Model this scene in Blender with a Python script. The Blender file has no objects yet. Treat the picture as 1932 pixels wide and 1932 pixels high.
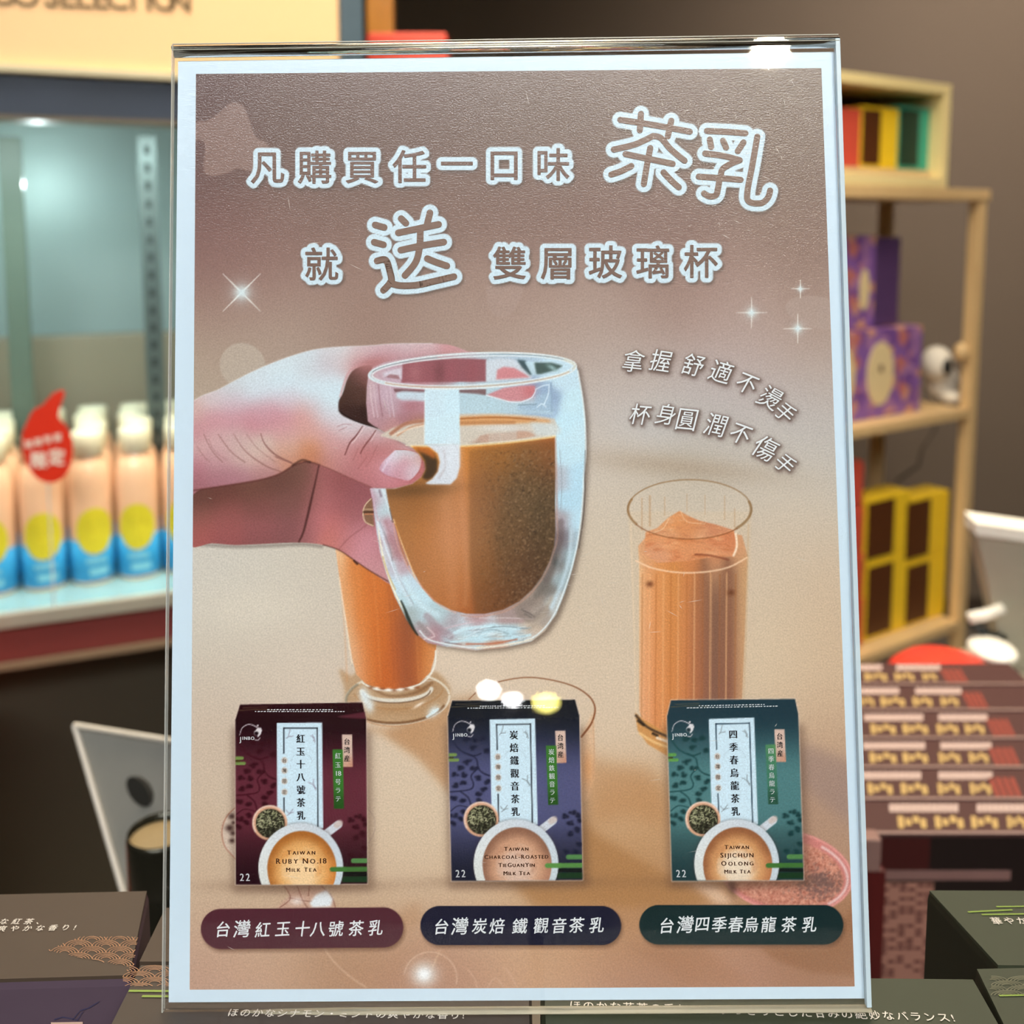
import bpy, bmesh, math, random
import numpy as np
from mathutils import Vector, Matrix

# ---------------------------------------------------------------- camera, world, lights, exposure
PITCH = math.radians(6.0); FOC = 1860.0; CX, CY = 966.0, 620.0; CAMZ = 1.45
CAM = Vector((0, 0, CAMZ))
sc = bpy.context.scene
col = sc.collection
cd = bpy.data.cameras.new('camera'); cam = bpy.data.objects.new('camera', cd); col.objects.link(cam)
cam.location = CAM; cam.rotation_euler = (math.pi / 2 - PITCH, 0, 0)
cd.sensor_width = 36; cd.sensor_fit = 'HORIZONTAL'; cd.lens = 36 * FOC / 1932; cd.shift_y = -(966 - CY) / 1932
cd.clip_start = .01; cd.clip_end = 50
cd.dof.use_dof = True; cd.dof.focus_distance = .3066; cd.dof.aperture_fstop = cd.lens / 3.3; cd.dof.aperture_blades = 0
sc.camera = cam
w = bpy.data.worlds.new('world'); sc.world = w; w.use_nodes = True
w.node_tree.nodes['Background'].inputs[0].default_value = (.9, .85, .75, 1)
w.node_tree.nodes['Background'].inputs[1].default_value = .25
sc.view_settings.view_transform = 'Standard'; sc.view_settings.look = 'None'
sc.view_settings.exposure = 0; sc.view_settings.gamma = 1; sc.view_settings.use_curve_mapping = False
sc.cycles.use_denoising = True
sc.cycles.max_bounces = 6; sc.cycles.diffuse_bounces = 3; sc.cycles.glossy_bounces = 3; sc.cycles.transmission_bounces = 6; sc.cycles.transparent_max_bounces = 12
sc.cycles.use_adaptive_sampling = True; sc.cycles.adaptive_threshold = .1; sc.cycles.adaptive_min_samples = 12
sc.cycles.sample_clamp_indirect = 8; sc.cycles.blur_glossy = .3
def light(name, kind, loc, power, color=(1, 1, 1), size=(1, 1), target=None, **k):
    d = bpy.data.lights.new(name, kind); d.energy = power; d.color = color
    if kind == 'AREA': d.shape = 'RECTANGLE'; d.size, d.size_y = size
    for a, b in k.items(): setattr(d, a, b)
    o = bpy.data.objects.new(name, d); col.objects.link(o); o.location = loc
    if target is not None: o.rotation_euler = (Vector(target) - Vector(loc)).to_track_quat('-Z', 'Y').to_euler()
    return o
light('ceiling_panel_light', 'AREA', (0, -1.07, 2.70), 27, (.965, .985, 1), (2.2, .4), (0, .28, 1.12), spread=1.7)
light('aisle_light', 'AREA', (.2, 1.3, 2.68), 42, (1, .86, .66), (2.4, .8), (.2, 1.7, 0), spread=2.0)
light('wall_wash_light', 'SPOT', (1.75, 1.9, 2.72), 250, (1, .86, .74), None, (1.75, 3.5, 2.0), spot_size=1.75, spot_blend=1, shadow_soft_size=.15)

# ---------------------------------------------------------------- geometry of the view, used to set out the place
SP, CP = math.sin(PITCH), math.cos(PITCH)
def raydir(px, py):
    x, y = (px - CX) / FOC, (CY - py) / FOC
    return Vector((x, y * SP + CP, y * CP - SP))
def at_z(px, py, z):
    d = raydir(px, py); return CAM + d * ((z - CAMZ) / d.z)
def at_d(px, py, dist):                      # dist: distance along the viewing axis
    return CAM + raydir(px, py) * dist
class Frame:
    """upright local frame: u along the front, v to the back, z up"""
    def __init__(s, origin, deg):
        s.o = Vector(origin); s.a = math.radians(deg)
        s.u = Vector((math.cos(s.a), math.sin(s.a), 0)); s.v = Vector((-math.sin(s.a), math.cos(s.a), 0))
    def uz(s, px, py, v=0.):                  # where a sight line meets the plane v = const
        d = raydir(px, py); p0 = s.o + s.v * v
        t = (p0 - CAM).dot(s.v) / d.dot(s.v); p = CAM + d * t - s.o
        return p.dot(s.u), p.z
    def W(s, u, v, z): return s.o + s.u * u + s.v * v + Vector((0, 0, z))

# ---------------------------------------------------------------- materials
def lin(c):
    return tuple(((v / 255) / 12.92 if v / 255 <= .04045 else ((v / 255 + .055) / 1.055) ** 2.4) for v in c)
MATS = {}
def mat(name, rgb=(128, 128, 128), rough=.6, metal=0, var=.08, scale=40, emit=0, spec=.5, bump=0, coat=0, alpha=1, gain=1.):
    if name in MATS: return MATS[name]
    m = bpy.data.materials.new(name); m.use_nodes = True; nt = m.node_tree; b = nt.nodes['Principled BSDF']
    L = [v * gain for v in lin(rgb)]
    tc = nt.nodes.new('ShaderNodeTexCoord'); n = nt.nodes.new('ShaderNodeTexNoise'); n.inputs['Scale'].default_value = scale; n.inputs['Detail'].default_value = 4
    nt.links.new(tc.outputs['Object'], n.inputs['Vector'])
    r = nt.nodes.new('ShaderNodeMix'); r.data_type = 'RGBA'
    r.inputs[6].default_value = (*[max(0, v * (1 - var)) for v in L], 1); r.inputs[7].default_value = (*[min(1, v * (1 + var)) for v in L], 1)
    nt.links.new(n.outputs['Fac'], r.inputs[0]); nt.links.new(r.outputs[2], b.inputs['Base Color'])
    b.inputs['Roughness'].default_value = rough; b.inputs['Metallic'].default_value = metal; b.inputs['Specular IOR Level'].default_value = spec
    b.inputs['Coat Weight'].default_value = coat; b.inputs['Alpha'].default_value = alpha
    if bump:
        bp = nt.nodes.new('ShaderNodeBump'); bp.inputs['Strength'].default_value = bump; bp.inputs['Distance'].default_value = .001
        nt.links.new(n.outputs['Fac'], bp.inputs['Height']); nt.links.new(bp.outputs[0], b.inputs['Normal'])
    if emit:
        nt.links.new(r.outputs[2], b.inputs['Emission Color']); b.inputs['Emission Strength'].default_value = emit
    MATS[name] = m; return m
def wood(name, a, b_, scale=6):
    if name in MATS: return MATS[name]
    m = bpy.data.materials.new(name); m.use_nodes = True; nt = m.node_tree; b = nt.nodes['Principled BSDF']
    tc = nt.nodes.new('ShaderNodeTexCoord'); mp = nt.nodes.new('ShaderNodeMapping'); mp.inputs['Scale'].default_value = (scale * 6, scale * 6, scale)
    n = nt.nodes.new('ShaderNodeTexNoise'); n.inputs['Scale'].default_value = 2; n.inputs['Detail'].default_value = 6; n.inputs['Distortion'].default_value = 1.2
    r = nt.nodes.new('ShaderNodeMix'); r.data_type = 'RGBA'; r.inputs[6].default_value = (*lin(a), 1); r.inputs[7].default_value = (*lin(b_), 1)
    nt.links.new(tc.outputs['Object'], mp.inputs[0]); nt.links.new(mp.outputs[0], n.inputs['Vector']); nt.links.new(n.outputs['Fac'], r.inputs[0])
    nt.links.new(r.outputs[2], b.inputs['Base Color']); b.inputs['Roughness'].default_value = .45
    MATS[name] = m; return m
def clear(name, tint=(1, 1, 1), rough=.02, ior=1.49):
    """thin clear sheet: passes light straight through, mirrors by Fresnel"""
    m = bpy.data.materials.new(name); m.use_nodes = True; nt = m.node_tree; nt.nodes.clear()
    o = nt.nodes.new('ShaderNodeOutputMaterial'); mx = nt.nodes.new('ShaderNodeMixShader'); f = nt.nodes.new('ShaderNodeFresnel')
    # the sheet does not bend rays, so both faces reflect like an outer face
    gm = nt.nodes.new('ShaderNodeNewGeometry'); mi = nt.nodes.new('ShaderNodeMapRange'); mi.inputs[3].default_value = ior; mi.inputs[4].default_value = 1 / ior
    nt.links.new(gm.outputs['Backfacing'], mi.inputs[0]); nt.links.new(mi.outputs[0], f.inputs[0])
    t = nt.nodes.new('ShaderNodeBsdfTransparent'); t.inputs[0].default_value = (*tint, 1)
    g = nt.nodes.new('ShaderNodeBsdfGlossy'); g.inputs['Roughness'].default_value = rough
    nt.links.new(f.outputs[0], mx.inputs[0]); nt.links.new(t.outputs[0], mx.inputs[1]); nt.links.new(g.outputs[0], mx.inputs[2]); nt.links.new(mx.outputs[0], o.inputs[0])
    return m

# ---------------------------------------------------------------- mesh helpers
def tag(o, label=None, cat=None, group=None, kind=None):
    if label: o['label'] = label
    if cat: o['category'] = cat
    if group: o['group'] = group
    if kind: o['kind'] = kind
    return o
def empty(name, loc=(0, 0, 0), rz=0., **k):
    o = bpy.data.objects.new(name, None); col.objects.link(o); o.location = loc; o.rotation_euler = (0, 0, rz)
    o.empty_display_size = .02
    return tag(o, **k)
class MB:
    """collects shapes into one mesh"""
    def __init__(s): s.v = []; s.f = []
    def add(s, verts, faces):
        n = len(s.v); s.v.extend([tuple(v) for v in verts]); s.f.extend([tuple(i + n for i in f) for f in faces]); return s
    def box(s, a, b, bev=0.):
        (x0, y0, z0), (x1, y1, z1) = a, b
        if bev <= 0:
            return s.add([(x0,y0,z0),(x1,y0,z0),(x1,y1,z0),(x0,y1,z0),(x0,y0,z1),(x1,y0,z1),(x1,y1,z1),(x0,y1,z1)],
                         [(0,3,2,1),(4,5,6,7),(0,1,5,4),(1,2,6,5),(2,3,7,6),(3,0,4,7)])
        bm = bmesh.new(); bmesh.ops.create_cube(bm, size=1)
        for v in bm.verts: v.co = ((x0 + x1) / 2 + v.co.x * (x1 - x0), (y0 + y1) / 2 + v.co.y * (y1 - y0), (z0 + z1) / 2 + v.co.z * (z1 - z0))
        bmesh.ops.bevel(bm, geom=bm.edges[:], offset=bev, segments=2, affect='EDGES', profile=.6)
        bm.verts.index_update(); s.add([v.co[:] for v in bm.verts], [[v.index for v in f.verts] for f in bm.faces]); bm.free(); return s
    def hull8(s, lo, hi):                     # lo, hi: two loops of n points
        n = len(lo)
        return s.add(list(lo) + list(hi), [tuple(range(n))[::-1], tuple(range(n, 2 * n))] + [(i, (i + 1) % n, n + (i + 1) % n, n + i) for i in range(n)])
    def tube(s, pts, r, n=10, caps=True):
        pts = [Vector(p) for p in pts]; rr = r if isinstance(r, (list, tuple)) else [r] * len(pts); V = []; F = []
        for i, p in enumerate(pts):
            d = (pts[min(i + 1, len(pts) - 1)] - pts[max(i - 1, 0)]).normalized()
            a = d.cross(Vector((0, 0, 1)) if abs(d.z) < .9 else Vector((1, 0, 0))).normalized(); b = d.cross(a)
            V += [p + (a * math.cos(t) + b * math.sin(t)) * rr[i] for t in [2 * math.pi * k / n for k in range(n)]]
        for i in range(len(pts) - 1):
            for k in range(n): F.append((i*n+k, i*n+(k+1)%n, (i+1)*n+(k+1)%n, (i+1)*n+k))
        if caps: F += [tuple(range(n))[::-1], tuple(range((len(pts)-1)*n, len(pts)*n))]
        return s.add(V, F)
    def lathe(s, prof, c=(0, 0, 0), n=28, a0=0, a1=360, push=0):
        V = []; F = []; full = a1 - a0 >= 360; m = n if full else n + 1
        for r, z in prof:
            for k in range(m):
                t = math.radians(a0 + (a1 - a0) * k / n); V.append((c[0] + (r + push) * math.cos(t), c[1] + (r + push) * math.sin(t), c[2] + z))
        for i in range(len(prof) - 1):
            for k in range(n): F.append((i*m+k, i*m+(k+1)%m, (i+1)*m+(k+1)%m, (i+1)*m+k))
        return s.add(V, F)
    def ellipsoid(s, c, r, n=20, m=12):
        V = [(c[0]+r[0]*math.sin(math.pi*i/m)*math.cos(2*math.pi*k/n), c[1]+r[1]*math.sin(math.pi*i/m)*math.sin(2*math.pi*k/n), c[2]+r[2]*math.cos(math.pi*i/m)) for i in range(m+1) for k in range(n)]
        return s.add(V, [(i*n+k, (i+1)*n+k, (i+1)*n+(k+1)%n, i*n+(k+1)%n) for i in range(m) for k in range(n)])
    def build(s, name, m, parent=None, smooth=False, **k):
        me = bpy.data.meshes.new(name); me.from_pydata(s.v, [], s.f); me.update()
        me.materials.append(m)
        if smooth: me.polygons.foreach_set('use_smooth', [True] * len(me.polygons))
        o = bpy.data.objects.new(name, me); col.objects.link(o)
        if parent is not None: o.parent = parent
        return tag(o, **k)
def clone(o, parent=None, **k):
    c = o.copy(); col.objects.link(c)
    if parent is not None: c.parent = parent
    for ch in list(o.children): clone(ch, c)
    return tag(c, **k)

# ---------------------------------------------------------------- lettering
GL = {}
def glyph(ch):
    """(points, triangles, outline edges, advance) of a character, em = 1"""
    if ch not in GL:
        cu = bpy.data.curves.new('t', 'FONT'); cu.body = ch; cu.resolution_u = 3; o = bpy.data.objects.new('t', cu)
        me = bpy.data.meshes.new_from_object(o)
        P = np.array([v.co[:2] for v in me.vertices]).reshape(-1, 2); T = [tuple(p.vertices) for p in me.polygons]
        cnt = {}
        for t in T:
            for a, b in zip(t, t[1:] + t[:1]): cnt[frozenset((a, b))] = cnt.get(frozenset((a, b)), 0) + 1
        E = [tuple(e) for e, c_ in cnt.items() if c_ == 1]
        GL[ch] = (P, T, E); bpy.data.objects.remove(o); bpy.data.curves.remove(cu); bpy.data.meshes.remove(me)
    return GL[ch]
def place(ch, cx, cy, size, rot=0., sx=1., shear=0., up=-1, centre=None):
    """glyph points laid out round a centre; up=-1 for picture rows that grow downwards"""
    P, T, E = glyph(ch)
    if len(P) == 0: return P, T, E
    if centre == 'box': c0 = (P.max(0) + P.min(0)) / 2
    elif ord(ch) > 0x2E00: c0 = np.array([.5, .37])
    else: c0 = np.array([(P[:, 0].max() + P[:, 0].min()) / 2, .34])
    q = (P - c0) * size; q = np.stack([q[:, 0] * sx + q[:, 1] * shear, q[:, 1]], 1)
    r = math.radians(rot)
    X = q[:, 0]; Y = q[:, 1] * up
    return np.stack([cx + X * math.cos(r) - Y * math.sin(r), cy + X * math.sin(r) + Y * math.cos(r)], 1), T, E
# ---------------------------------------------------------------- printed picture (numpy painter)
# The print is laid out in the flat print's own raster; every value is ink colour (sRGB 0-255).
class Canvas:
    def __init__(s, x0, y0, x1, y1, step):
        s.x0, s.y0, s.S = x0, y0, step
        s.W, s.H = int((x1 - x0) / step) + 2, int((y1 - y0) / step) + 2
        s.gx = (x0 + np.arange(s.W) * step).astype(np.float32)
        s.gy = (y0 + np.arange(s.H) * step).astype(np.float32)
        s.C = np.zeros((s.H, s.W, 3), np.float32)
    def box(s, pts, pad=0):
        p = np.asarray(pts, float)
        i0 = max(0, int((p[:, 0].min() - pad - s.x0) / s.S)); i1 = min(s.W, int((p[:, 0].max() + pad - s.x0) / s.S) + 2)
        j0 = max(0, int((p[:, 1].min() - pad - s.y0) / s.S)); j1 = min(s.H, int((p[:, 1].max() + pad - s.y0) / s.S) + 2)
        return slice(j0, max(j1, j0 + 1)), slice(i0, max(i1, i0 + 1))
    def fillmask(s, polys, sub=4, pad=0):
        """even-odd coverage of closed polygons, on their bounding box"""
        allp = np.concatenate([np.asarray(p, float) for p in polys])
        sj, si = s.box(allp, pad)
        h, w = sj.stop - sj.start, si.stop - si.start
        cov = np.zeros((h, w + 1), np.float32)
        ox, oy = s.gx[si.start] - s.S / 2, s.gy[sj.start] - s.S / 2
        for k in range(h * sub):
            y = oy + (k + .5) * s.S / sub; xs = []
            for p in polys:
                p = np.asarray(p, float); a = p; b = np.roll(p, -1, 0)
                m = (a[:, 1] > y) != (b[:, 1] > y)
                if m.any():
                    a, b = a[m], b[m]
                    xs.extend(a[:, 0] + (y - a[:, 1]) / (b[:, 1] - a[:, 1]) * (b[:, 0] - a[:, 0]))
            xs = sorted(xs)
            row = cov[k // sub]
            for q in range(0, len(xs) - 1, 2):
                u0, u1 = max(0, (xs[q] - ox) / s.S), min(w, (xs[q + 1] - ox) / s.S)
                if u1 <= u0: continue
                c0, c1 = int(u0), int(u1)
                if c0 == c1: row[c0] += (u1 - u0) / sub
                else:
                    row[c0] += (c0 + 1 - u0) / sub
                    row[c0 + 1:c1] += 1 / sub
                    row[c1] += (u1 - c1) / sub
        return (sj, si), np.clip(cov[:, :w], 0, 1)
    def put(s, reg, m, col):
        m = m[..., None]; R = s.C[reg]
        s.C[reg] = R * (1 - m) + np.asarray(col, np.float32) * m
    def poly(s, pts, col, a=1., soft=0, smooth=0):
        if smooth: pts = curve(pts, True, smooth)
        polys = [pts]
        reg, m = s.fillmask(polys, pad=soft * 3)
        if soft: m = blur(m, soft / s.S)
        s.put(reg, m * a, col); return reg, m
    def field(s, reg, pts, sig, ay=1.):
        p = np.asarray(pts, np.float32); X = s.gx[reg[1]][None, :]; Y = s.gy[reg[0]][:, None]
        num = np.zeros(Y.shape[:1] + X.shape[1:] + (3,), np.float32); den = np.zeros(num.shape[:2], np.float32)
        for x, y, r, g, b in p:
            d2 = ((X - x) ** 2 + ((Y - y) * ay) ** 2) / (2 * sig * sig)
            w = np.exp(-d2) + 1e-5 / (1 + d2 * d2)
            den += w
            num[..., 0] += w * r; num[..., 1] += w * g; num[..., 2] += w * b
        f = num / den[..., None]
        return np.stack([blur_edge(f[..., k], sig * .4 / s.S) for k in range(3)], -1)
    def shade(s, pts, cols, sig, smooth=0, soft=0, a=1., ay=1.):
        if smooth: pts = curve(pts, True, smooth)
        reg, m = s.fillmask([pts], pad=soft * 3)
        if soft: m = blur(m, soft / s.S)
        s.put(reg, m * a, s.field(reg, cols, sig, ay)); return reg, m
    def line(s, pts, w, col, a=1., soft=.8, smooth=6, clip=None):
        """stroke; w may be a number or (start, middle, end)"""
        if smooth and len(pts) > 2: pts = curve(pts, False, smooth)
        p = np.asarray(pts, float); wm = max(w) if isinstance(w, tuple) else w
        sj, si = s.box(p, wm / 2 + soft * 2 + s.S)
        X = s.gx[si][None, :]; Y = s.gy[sj][:, None]
        best = np.full((Y.shape[0], X.shape[1]), 0, np.float32); n = len(p) - 1
        for i in range(n):
            (ax, ay), (bx, by) = p[i], p[i + 1]
            dx, dy = bx - ax, by - ay; L = dx * dx + dy * dy + 1e-9
            t = np.clip(((X - ax) * dx + (Y - ay) * dy) / L, 0, 1)
            d = np.hypot(X - ax - t * dx, Y - ay - t * dy)
            if isinstance(w, tuple):
                u = (i + t) / n * 2
                ww = np.where(u < 1, w[0] + (w[1] - w[0]) * u, w[1] + (w[2] - w[1]) * (u - 1))
            else: ww = w
            best = np.maximum(best, np.clip((ww / 2 - d) / (2 * soft) + .5, 0, 1))
        if clip is not None: best = best * clip[sj, si]
        s.put((sj, si), best * a, col)
    def blob(s, x, y, rx, ry, col, a=1., rot=0, p=2, clip=None):
        """gaussian smudge"""
        R = max(rx, ry) * 3
        sj, si = s.box([(x - R, y - R), (x + R, y + R)])
        X = s.gx[si][None, :] - x; Y = s.gy[sj][:, None] - y
        c, n = math.cos(math.radians(rot)), math.sin(math.radians(rot))
        u, v = (X * c + Y * n) / rx, (-X * n + Y * c) / ry
        m = np.exp(-.5 * (u * u + v * v) ** (p / 2))
        if clip is not None: m = m * clip[sj, si]
        s.put((sj, si), m * a, col)
    def full(s, reg, m):
        f = np.zeros((s.H, s.W), np.float32); f[reg] = m; return f

def curve(pts, closed, n=6):
    p = [np.asarray(q, float) for q in pts]; N = len(p); out = []
    for i in range(N if closed else N - 1):
        if closed: a, b, c, d = p[i - 1], p[i], p[(i + 1) % N], p[(i + 2) % N]
        else: a, b, c, d = p[max(i - 1, 0)], p[i], p[i + 1], p[min(i + 2, N - 1)]
        for k in range(n):
            t = k / n
            out.append(.5 * ((2 * b) + (c - a) * t + (2 * a - 5 * b + 4 * c - d) * t * t + (3 * b - a - 3 * c + d) * t ** 3))
    if not closed: out.append(p[-1])
    return np.array(out)

def blur_edge(m, sig):
    if min(m.shape) < 4: return m
    q = max(1, int(sig / 2.5)); H, W = m.shape            # work on a coarser raster, then bilinear back
    ys = np.arange(0, H + q, q).clip(0, H - 1); xs = np.arange(0, W + q, q).clip(0, W - 1)
    a = m[np.ix_(ys, xs)]; sg = max(.6, sig / q); r = int(sg * 2.5) + 1
    k = np.exp(-.5 * (np.arange(-r, r + 1) / sg) ** 2); k /= k.sum()
    for ax in (0, 1):
        P = np.pad(a, [(r, r) if i == ax else (0, 0) for i in (0, 1)], mode='edge'); o = np.zeros_like(a)
        for i, w in enumerate(k): o += w * (P[i:i + a.shape[0]] if ax == 0 else P[:, i:i + a.shape[1]])
        a = o
    fy = np.arange(H) / q; fx = np.arange(W) / q; iy = np.minimum(fy.astype(int), a.shape[0] - 2); ix = np.minimum(fx.astype(int), a.shape[1] - 2)
    if a.shape[0] < 2 or a.shape[1] < 2: return m
    ty = (fy - iy)[:, None]; tx = (fx - ix)[None, :]
    A = a[iy][:, ix]; B = a[iy][:, ix + 1]; C_ = a[iy + 1][:, ix]; D = a[iy + 1][:, ix + 1]
    return ((A * (1 - tx) + B * tx) * (1 - ty) + (C_ * (1 - tx) + D * tx) * ty).astype(np.float32)

def blur(m, sig):
    r = int(sig * 3) + 1; k = np.exp(-.5 * (np.arange(-r, r + 1) / sig) ** 2); k /= k.sum()
    def conv(A):
        P = np.pad(A, ((0, 0), (r, r))); o = np.zeros_like(A)
        for i, w in enumerate(k): o += w * P[:, i:i + A.shape[1]]
        return o
    return conv(conv(m).T).T

def ell(cx, cy, rx, ry, rot=0, n=60, a0=0, a1=360):
    t = np.radians(np.linspace(a0, a1, n, endpoint=(a1 - a0) < 360)); r = math.radians(rot)
    x, y = rx * np.cos(t), ry * np.sin(t)
    return np.stack([cx + x * math.cos(r) - y * math.sin(r), cy + x * math.sin(r) + y * math.cos(r)], 1)

# three printed tea packets: front corners (TL TR BR BL) and the two far corners of the top flap
PACKS = [
 dict(q=[(444,1358),(691,1358),(693,1667),(445,1669)], flap=[(453,1329),(684,1325)],
      top=(38,16,24), mid=(104,52,64), bot=(48,22,32), fl=(62,26,32), tree=(72,26,38), clip=(120,62,72)),
 dict(q=[(845,1352),(1093,1350),(1099,1660),(852,1662)], flap=[(853,1322),(1085,1320)],
      top=(28,33,46), mid=(90,92,128), bot=(36,38,54), fl=(22,27,34), tree=(44,46,70), clip=(60,60,88)),
 dict(q=[(1258.5,1352),(1506,1347),(1516,1660),(1268,1662)], flap=[(1266,1321),(1500,1318.5)],
      top=(40,62,72), mid=(88,130,132), bot=(42,66,70), fl=(44,66,76), tree=(40,78,80), clip=(60,60,88)),
]
def packmap(i):
    q0 = PACKS[0]['q']; q = np.array(PACKS[i]['q'], float)
    def f(pt):
        u = (pt[0] - 444.5) / 247.5; v = (pt[1] - 1358) / 310
        return tuple((q[0] * (1 - u) + q[1] * u) * (1 - v) + (q[3] * (1 - u) + q[2] * u) * v)
    return f

def paint_print(step):
    c = Canvas(355, 124, 1616, 1872, step); rnd = random.Random(5)
    everywhere = (slice(0, c.H), slice(0, c.W))
    bg = [
     (380,150,116,88,82),(560,150,128,102,92),(760,150,134,110,100),(1000,150,140,118,106),(1250,150,146,124,112),(1520,150,150,130,116),
     (380,300,124,96,90),(560,260,132,108,98),(760,260,138,114,103),(1000,260,143,121,109),(1300,260,146,124,112),(1530,300,150,128,115),
     (380,450,136,104,98),(560,420,140,114,104),(800,420,144,118,107),(1000,400,146,119,109),(1250,440,146,118,109),(1530,440,152,126,114),
     (400,520,150,114,108),(520,500,152,118,110),(700,560,160,132,120),(960,560,164,136,124),(1300,560,162,134,123),(1540,560,160,134,122),
     (380,600,166,142,128),(560,600,172,150,136),(850,600,174,152,139),(1150,600,174,150,138),(1400,620,176,152,142),(1560,640,172,150,138),
     (380,690,182,166,148),(500,640,178,160,146),(1000,650,182,164,152),(1160,690,184,170,162),(1400,690,186,172,168),(1570,720,186,172,162),
     (1160,790,192,186,184),(1350,770,186,182,184),(1520,800,186,184,186),(1580,860,190,184,174),
     (1150,850,204,192,178),(1300,860,186,176,160),(1420,880,196,188,176),(1540,950,204,190,172),
     (1150,960,206,192,174),(1450,1000,204,188,170),(1560,1080,202,180,156),
     (400,1060,206,200,190),(500,1080,208,202,190),(600,1080,204,194,180),(1150,1100,206,190,170),(1450,1120,208,190,168),(1580,1200,204,178,150),
     (400,1180,206,198,184),(540,1180,208,196,180),(1140,1240,210,192,170),(1450,1240,212,192,166),(1580,1330,200,174,148),
     (400,1290,204,190,174),(560,1290,210,194,178),(900,1250,216,198,178),(1000,1330,214,194,172),(1170,1340,214,194,172),(1500,1290,212,190,164),
     (400,1400,204,184,166),(430,1480,206,188,168),(740,1420,214,194,172),(800,1540,214,194,170),(760,1620,212,190,166),(1160,1440,210,186,160),
     (1200,1550,196,156,116),(1560,1400,196,162,132),(1570,1500,168,140,126),(1560,1560,184,150,124),
     (390,1560,206,186,164),(400,1660,202,178,154),(480,1700,200,176,150),(700,1690,204,180,154),(860,1700,206,180,152),(960,1690,208,178,148),
     (1060,1690,186,146,106),(1200,1690,180,138,98),(1330,1690,192,152,116),
     (390,1820,196,164,140),(500,1820,198,164,138),(640,1820,170,134,108),(740,1800,186,144,110),(860,1830,178,138,116),(960,1810,200,162,132),(1090,1810,198,158,128),
     (1190,1740,188,144,106),(1250,1810,162,120,92),(1340,1820,186,142,114),(1500,1820,158,116,88),(1590,1760,166,124,94),(1600,1850,172,132,112),
     (400,1858,178,142,126),(800,1858,172,132,116),(1200,1858,176,136,122),(1400,1858,180,140,126)]
    bg = [(x, y, *(v * (.88 if y < 350 else .93 if y < 480 else .97 if y < 620 else 1) for v in rgb)) for x, y, *rgb in bg]
    c.C[:] = c.field(everywhere, bg, 70)
    # pale organic shapes
    star = [(366,300),(368,235),(390,228),(412,214),(432,196),(448,194),(460,202),(470,225),(482,258),(505,272),(512,300),(500,318),(470,322),(448,318),(430,326),(405,332),(388,328),(384,312),(386,270),(366,268)]
    c.poly(star, (168,142,130), .5, 1, 5)
    c.poly(ell(458,690,42,44,-40), (190,178,164), .62, 1)
    c.poly([(918,545),(922,580),(940,598),(958,596),(975,578),(988,545),(982,538),(925,538)], (172,150,140), .5, 1, 5)
    c.poly(ell(1545,590,64,30,12), (178,160,150), .42, 1)
    # soft cast shadows in the print
    c.poly([(730,1380),(850,1320),(905,1310),(862,1470),(850,1480),(800,1430)], (176,134,96), .75, 9)
    c.poly([(660,1370),(760,1376),(850,1330),(850,1500),(790,1432),(720,1384)], (190,148,110), .8, 7)
    c.poly([(1100,1420),(1150,1440),(1220,1450),(1262,1490),(1262,1560),(1180,1540),(1110,1560)], (186,140,98), .75, 16)
    c.poly([(1095,1540),(1128,1574),(1200,1618),(1270,1655),(1345,1700),(1300,1712),(1100,1712),(1010,1712),(960,1660),(1090,1665)], (172,128,86), .8, 8)
    c.poly([(1300,1660),(1350,1668),(1385,1706),(1350,1706)], (228,196,170), .7, 6)
    c.poly([(1510,1400),(1612,1440),(1612,1560),(1510,1480)], (160,136,126), .7, 10)
    c.poly([(690,1790),(800,1740),(790,1700),(762,1712),(700,1800)], (176,132,96), .3, 8)
    c.poly([(1432,1786),(1462,1812),(1530,1834),(1615,1842),(1615,1700),(1560,1790)], (150,108,80), .65, 5)
    c.poly([(1180,1786),(1230,1810),(1290,1862),(1430,1862),(1340,1800),(1330,1786)], (166,122,94), .45, 9)
    c.poly([(370,1500),(420,1560),(372,1700)], (196,166,140), .3, 20)
    c.blob(1280,880,130,16,(170,150,128),.55,6); c.blob(1235,800,60,30,(190,190,192),.4)
    c.blob(470,1150,70,30,(220,210,194),.5); c.blob(1000,1400,110,60,(218,198,174),.4)
    # lens ring and spark near the bottom
    c.line([(610,1786),(628,1812),(660,1842),(690,1862)], 3, (216,184,156), .55, 1.5)
    c.line(ell(812,1846,50,50,0,40,190,372), 2.4, (216,184,160), .6, 1.2, 0)
    c.line([(810,1840),(822,1810),(832,1790)], 3, (214,180,150), .5, 1.5)
    for q in ([(884,1830),(896,1848),(900,1862)],[(920,1862),(935,1845),(950,1862)],[(954,1826),(966,1844),(974,1860)]): c.line(q, 2.5, (212,176,152), .5, 1.2)
    c.blob(800,1838,16,15,(232,236,236),.9); c.blob(800,1838,7,7,(250,252,252),.9)
    # ---- tall footed glass behind the hand
    c.poly([(640,1262),(663,1275),(680,1266),(720,1300),(760,1304),(800,1292),(820,1266),(845,1290),(848,1312),(820,1345),(770,1366),(720,1366),(670,1350),(651,1330),(650,1300)], (184,150,114), .8, 3, 4)
    c.blob(795,1300,26,14,(150,112,76),.6); c.blob(750,1338,50,9,(172,132,92),.5); c.line([(690,1290),(730,1312),(780,1308),(815,1288)],5,(120,84,58),.5,2)
    c.line(ell(750,1318,98,48,-3), 4, (232,226,210), .75, 1, 0)
    c.line(ell(750,1322,92,42,-3,40,20,150), 5, (120,84,56), .85, 1.5, 0)
    c.line(ell(750,1318,97,47,-3,40,150,220), 5, (120,112,92), .6, 1.5, 0)
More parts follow.
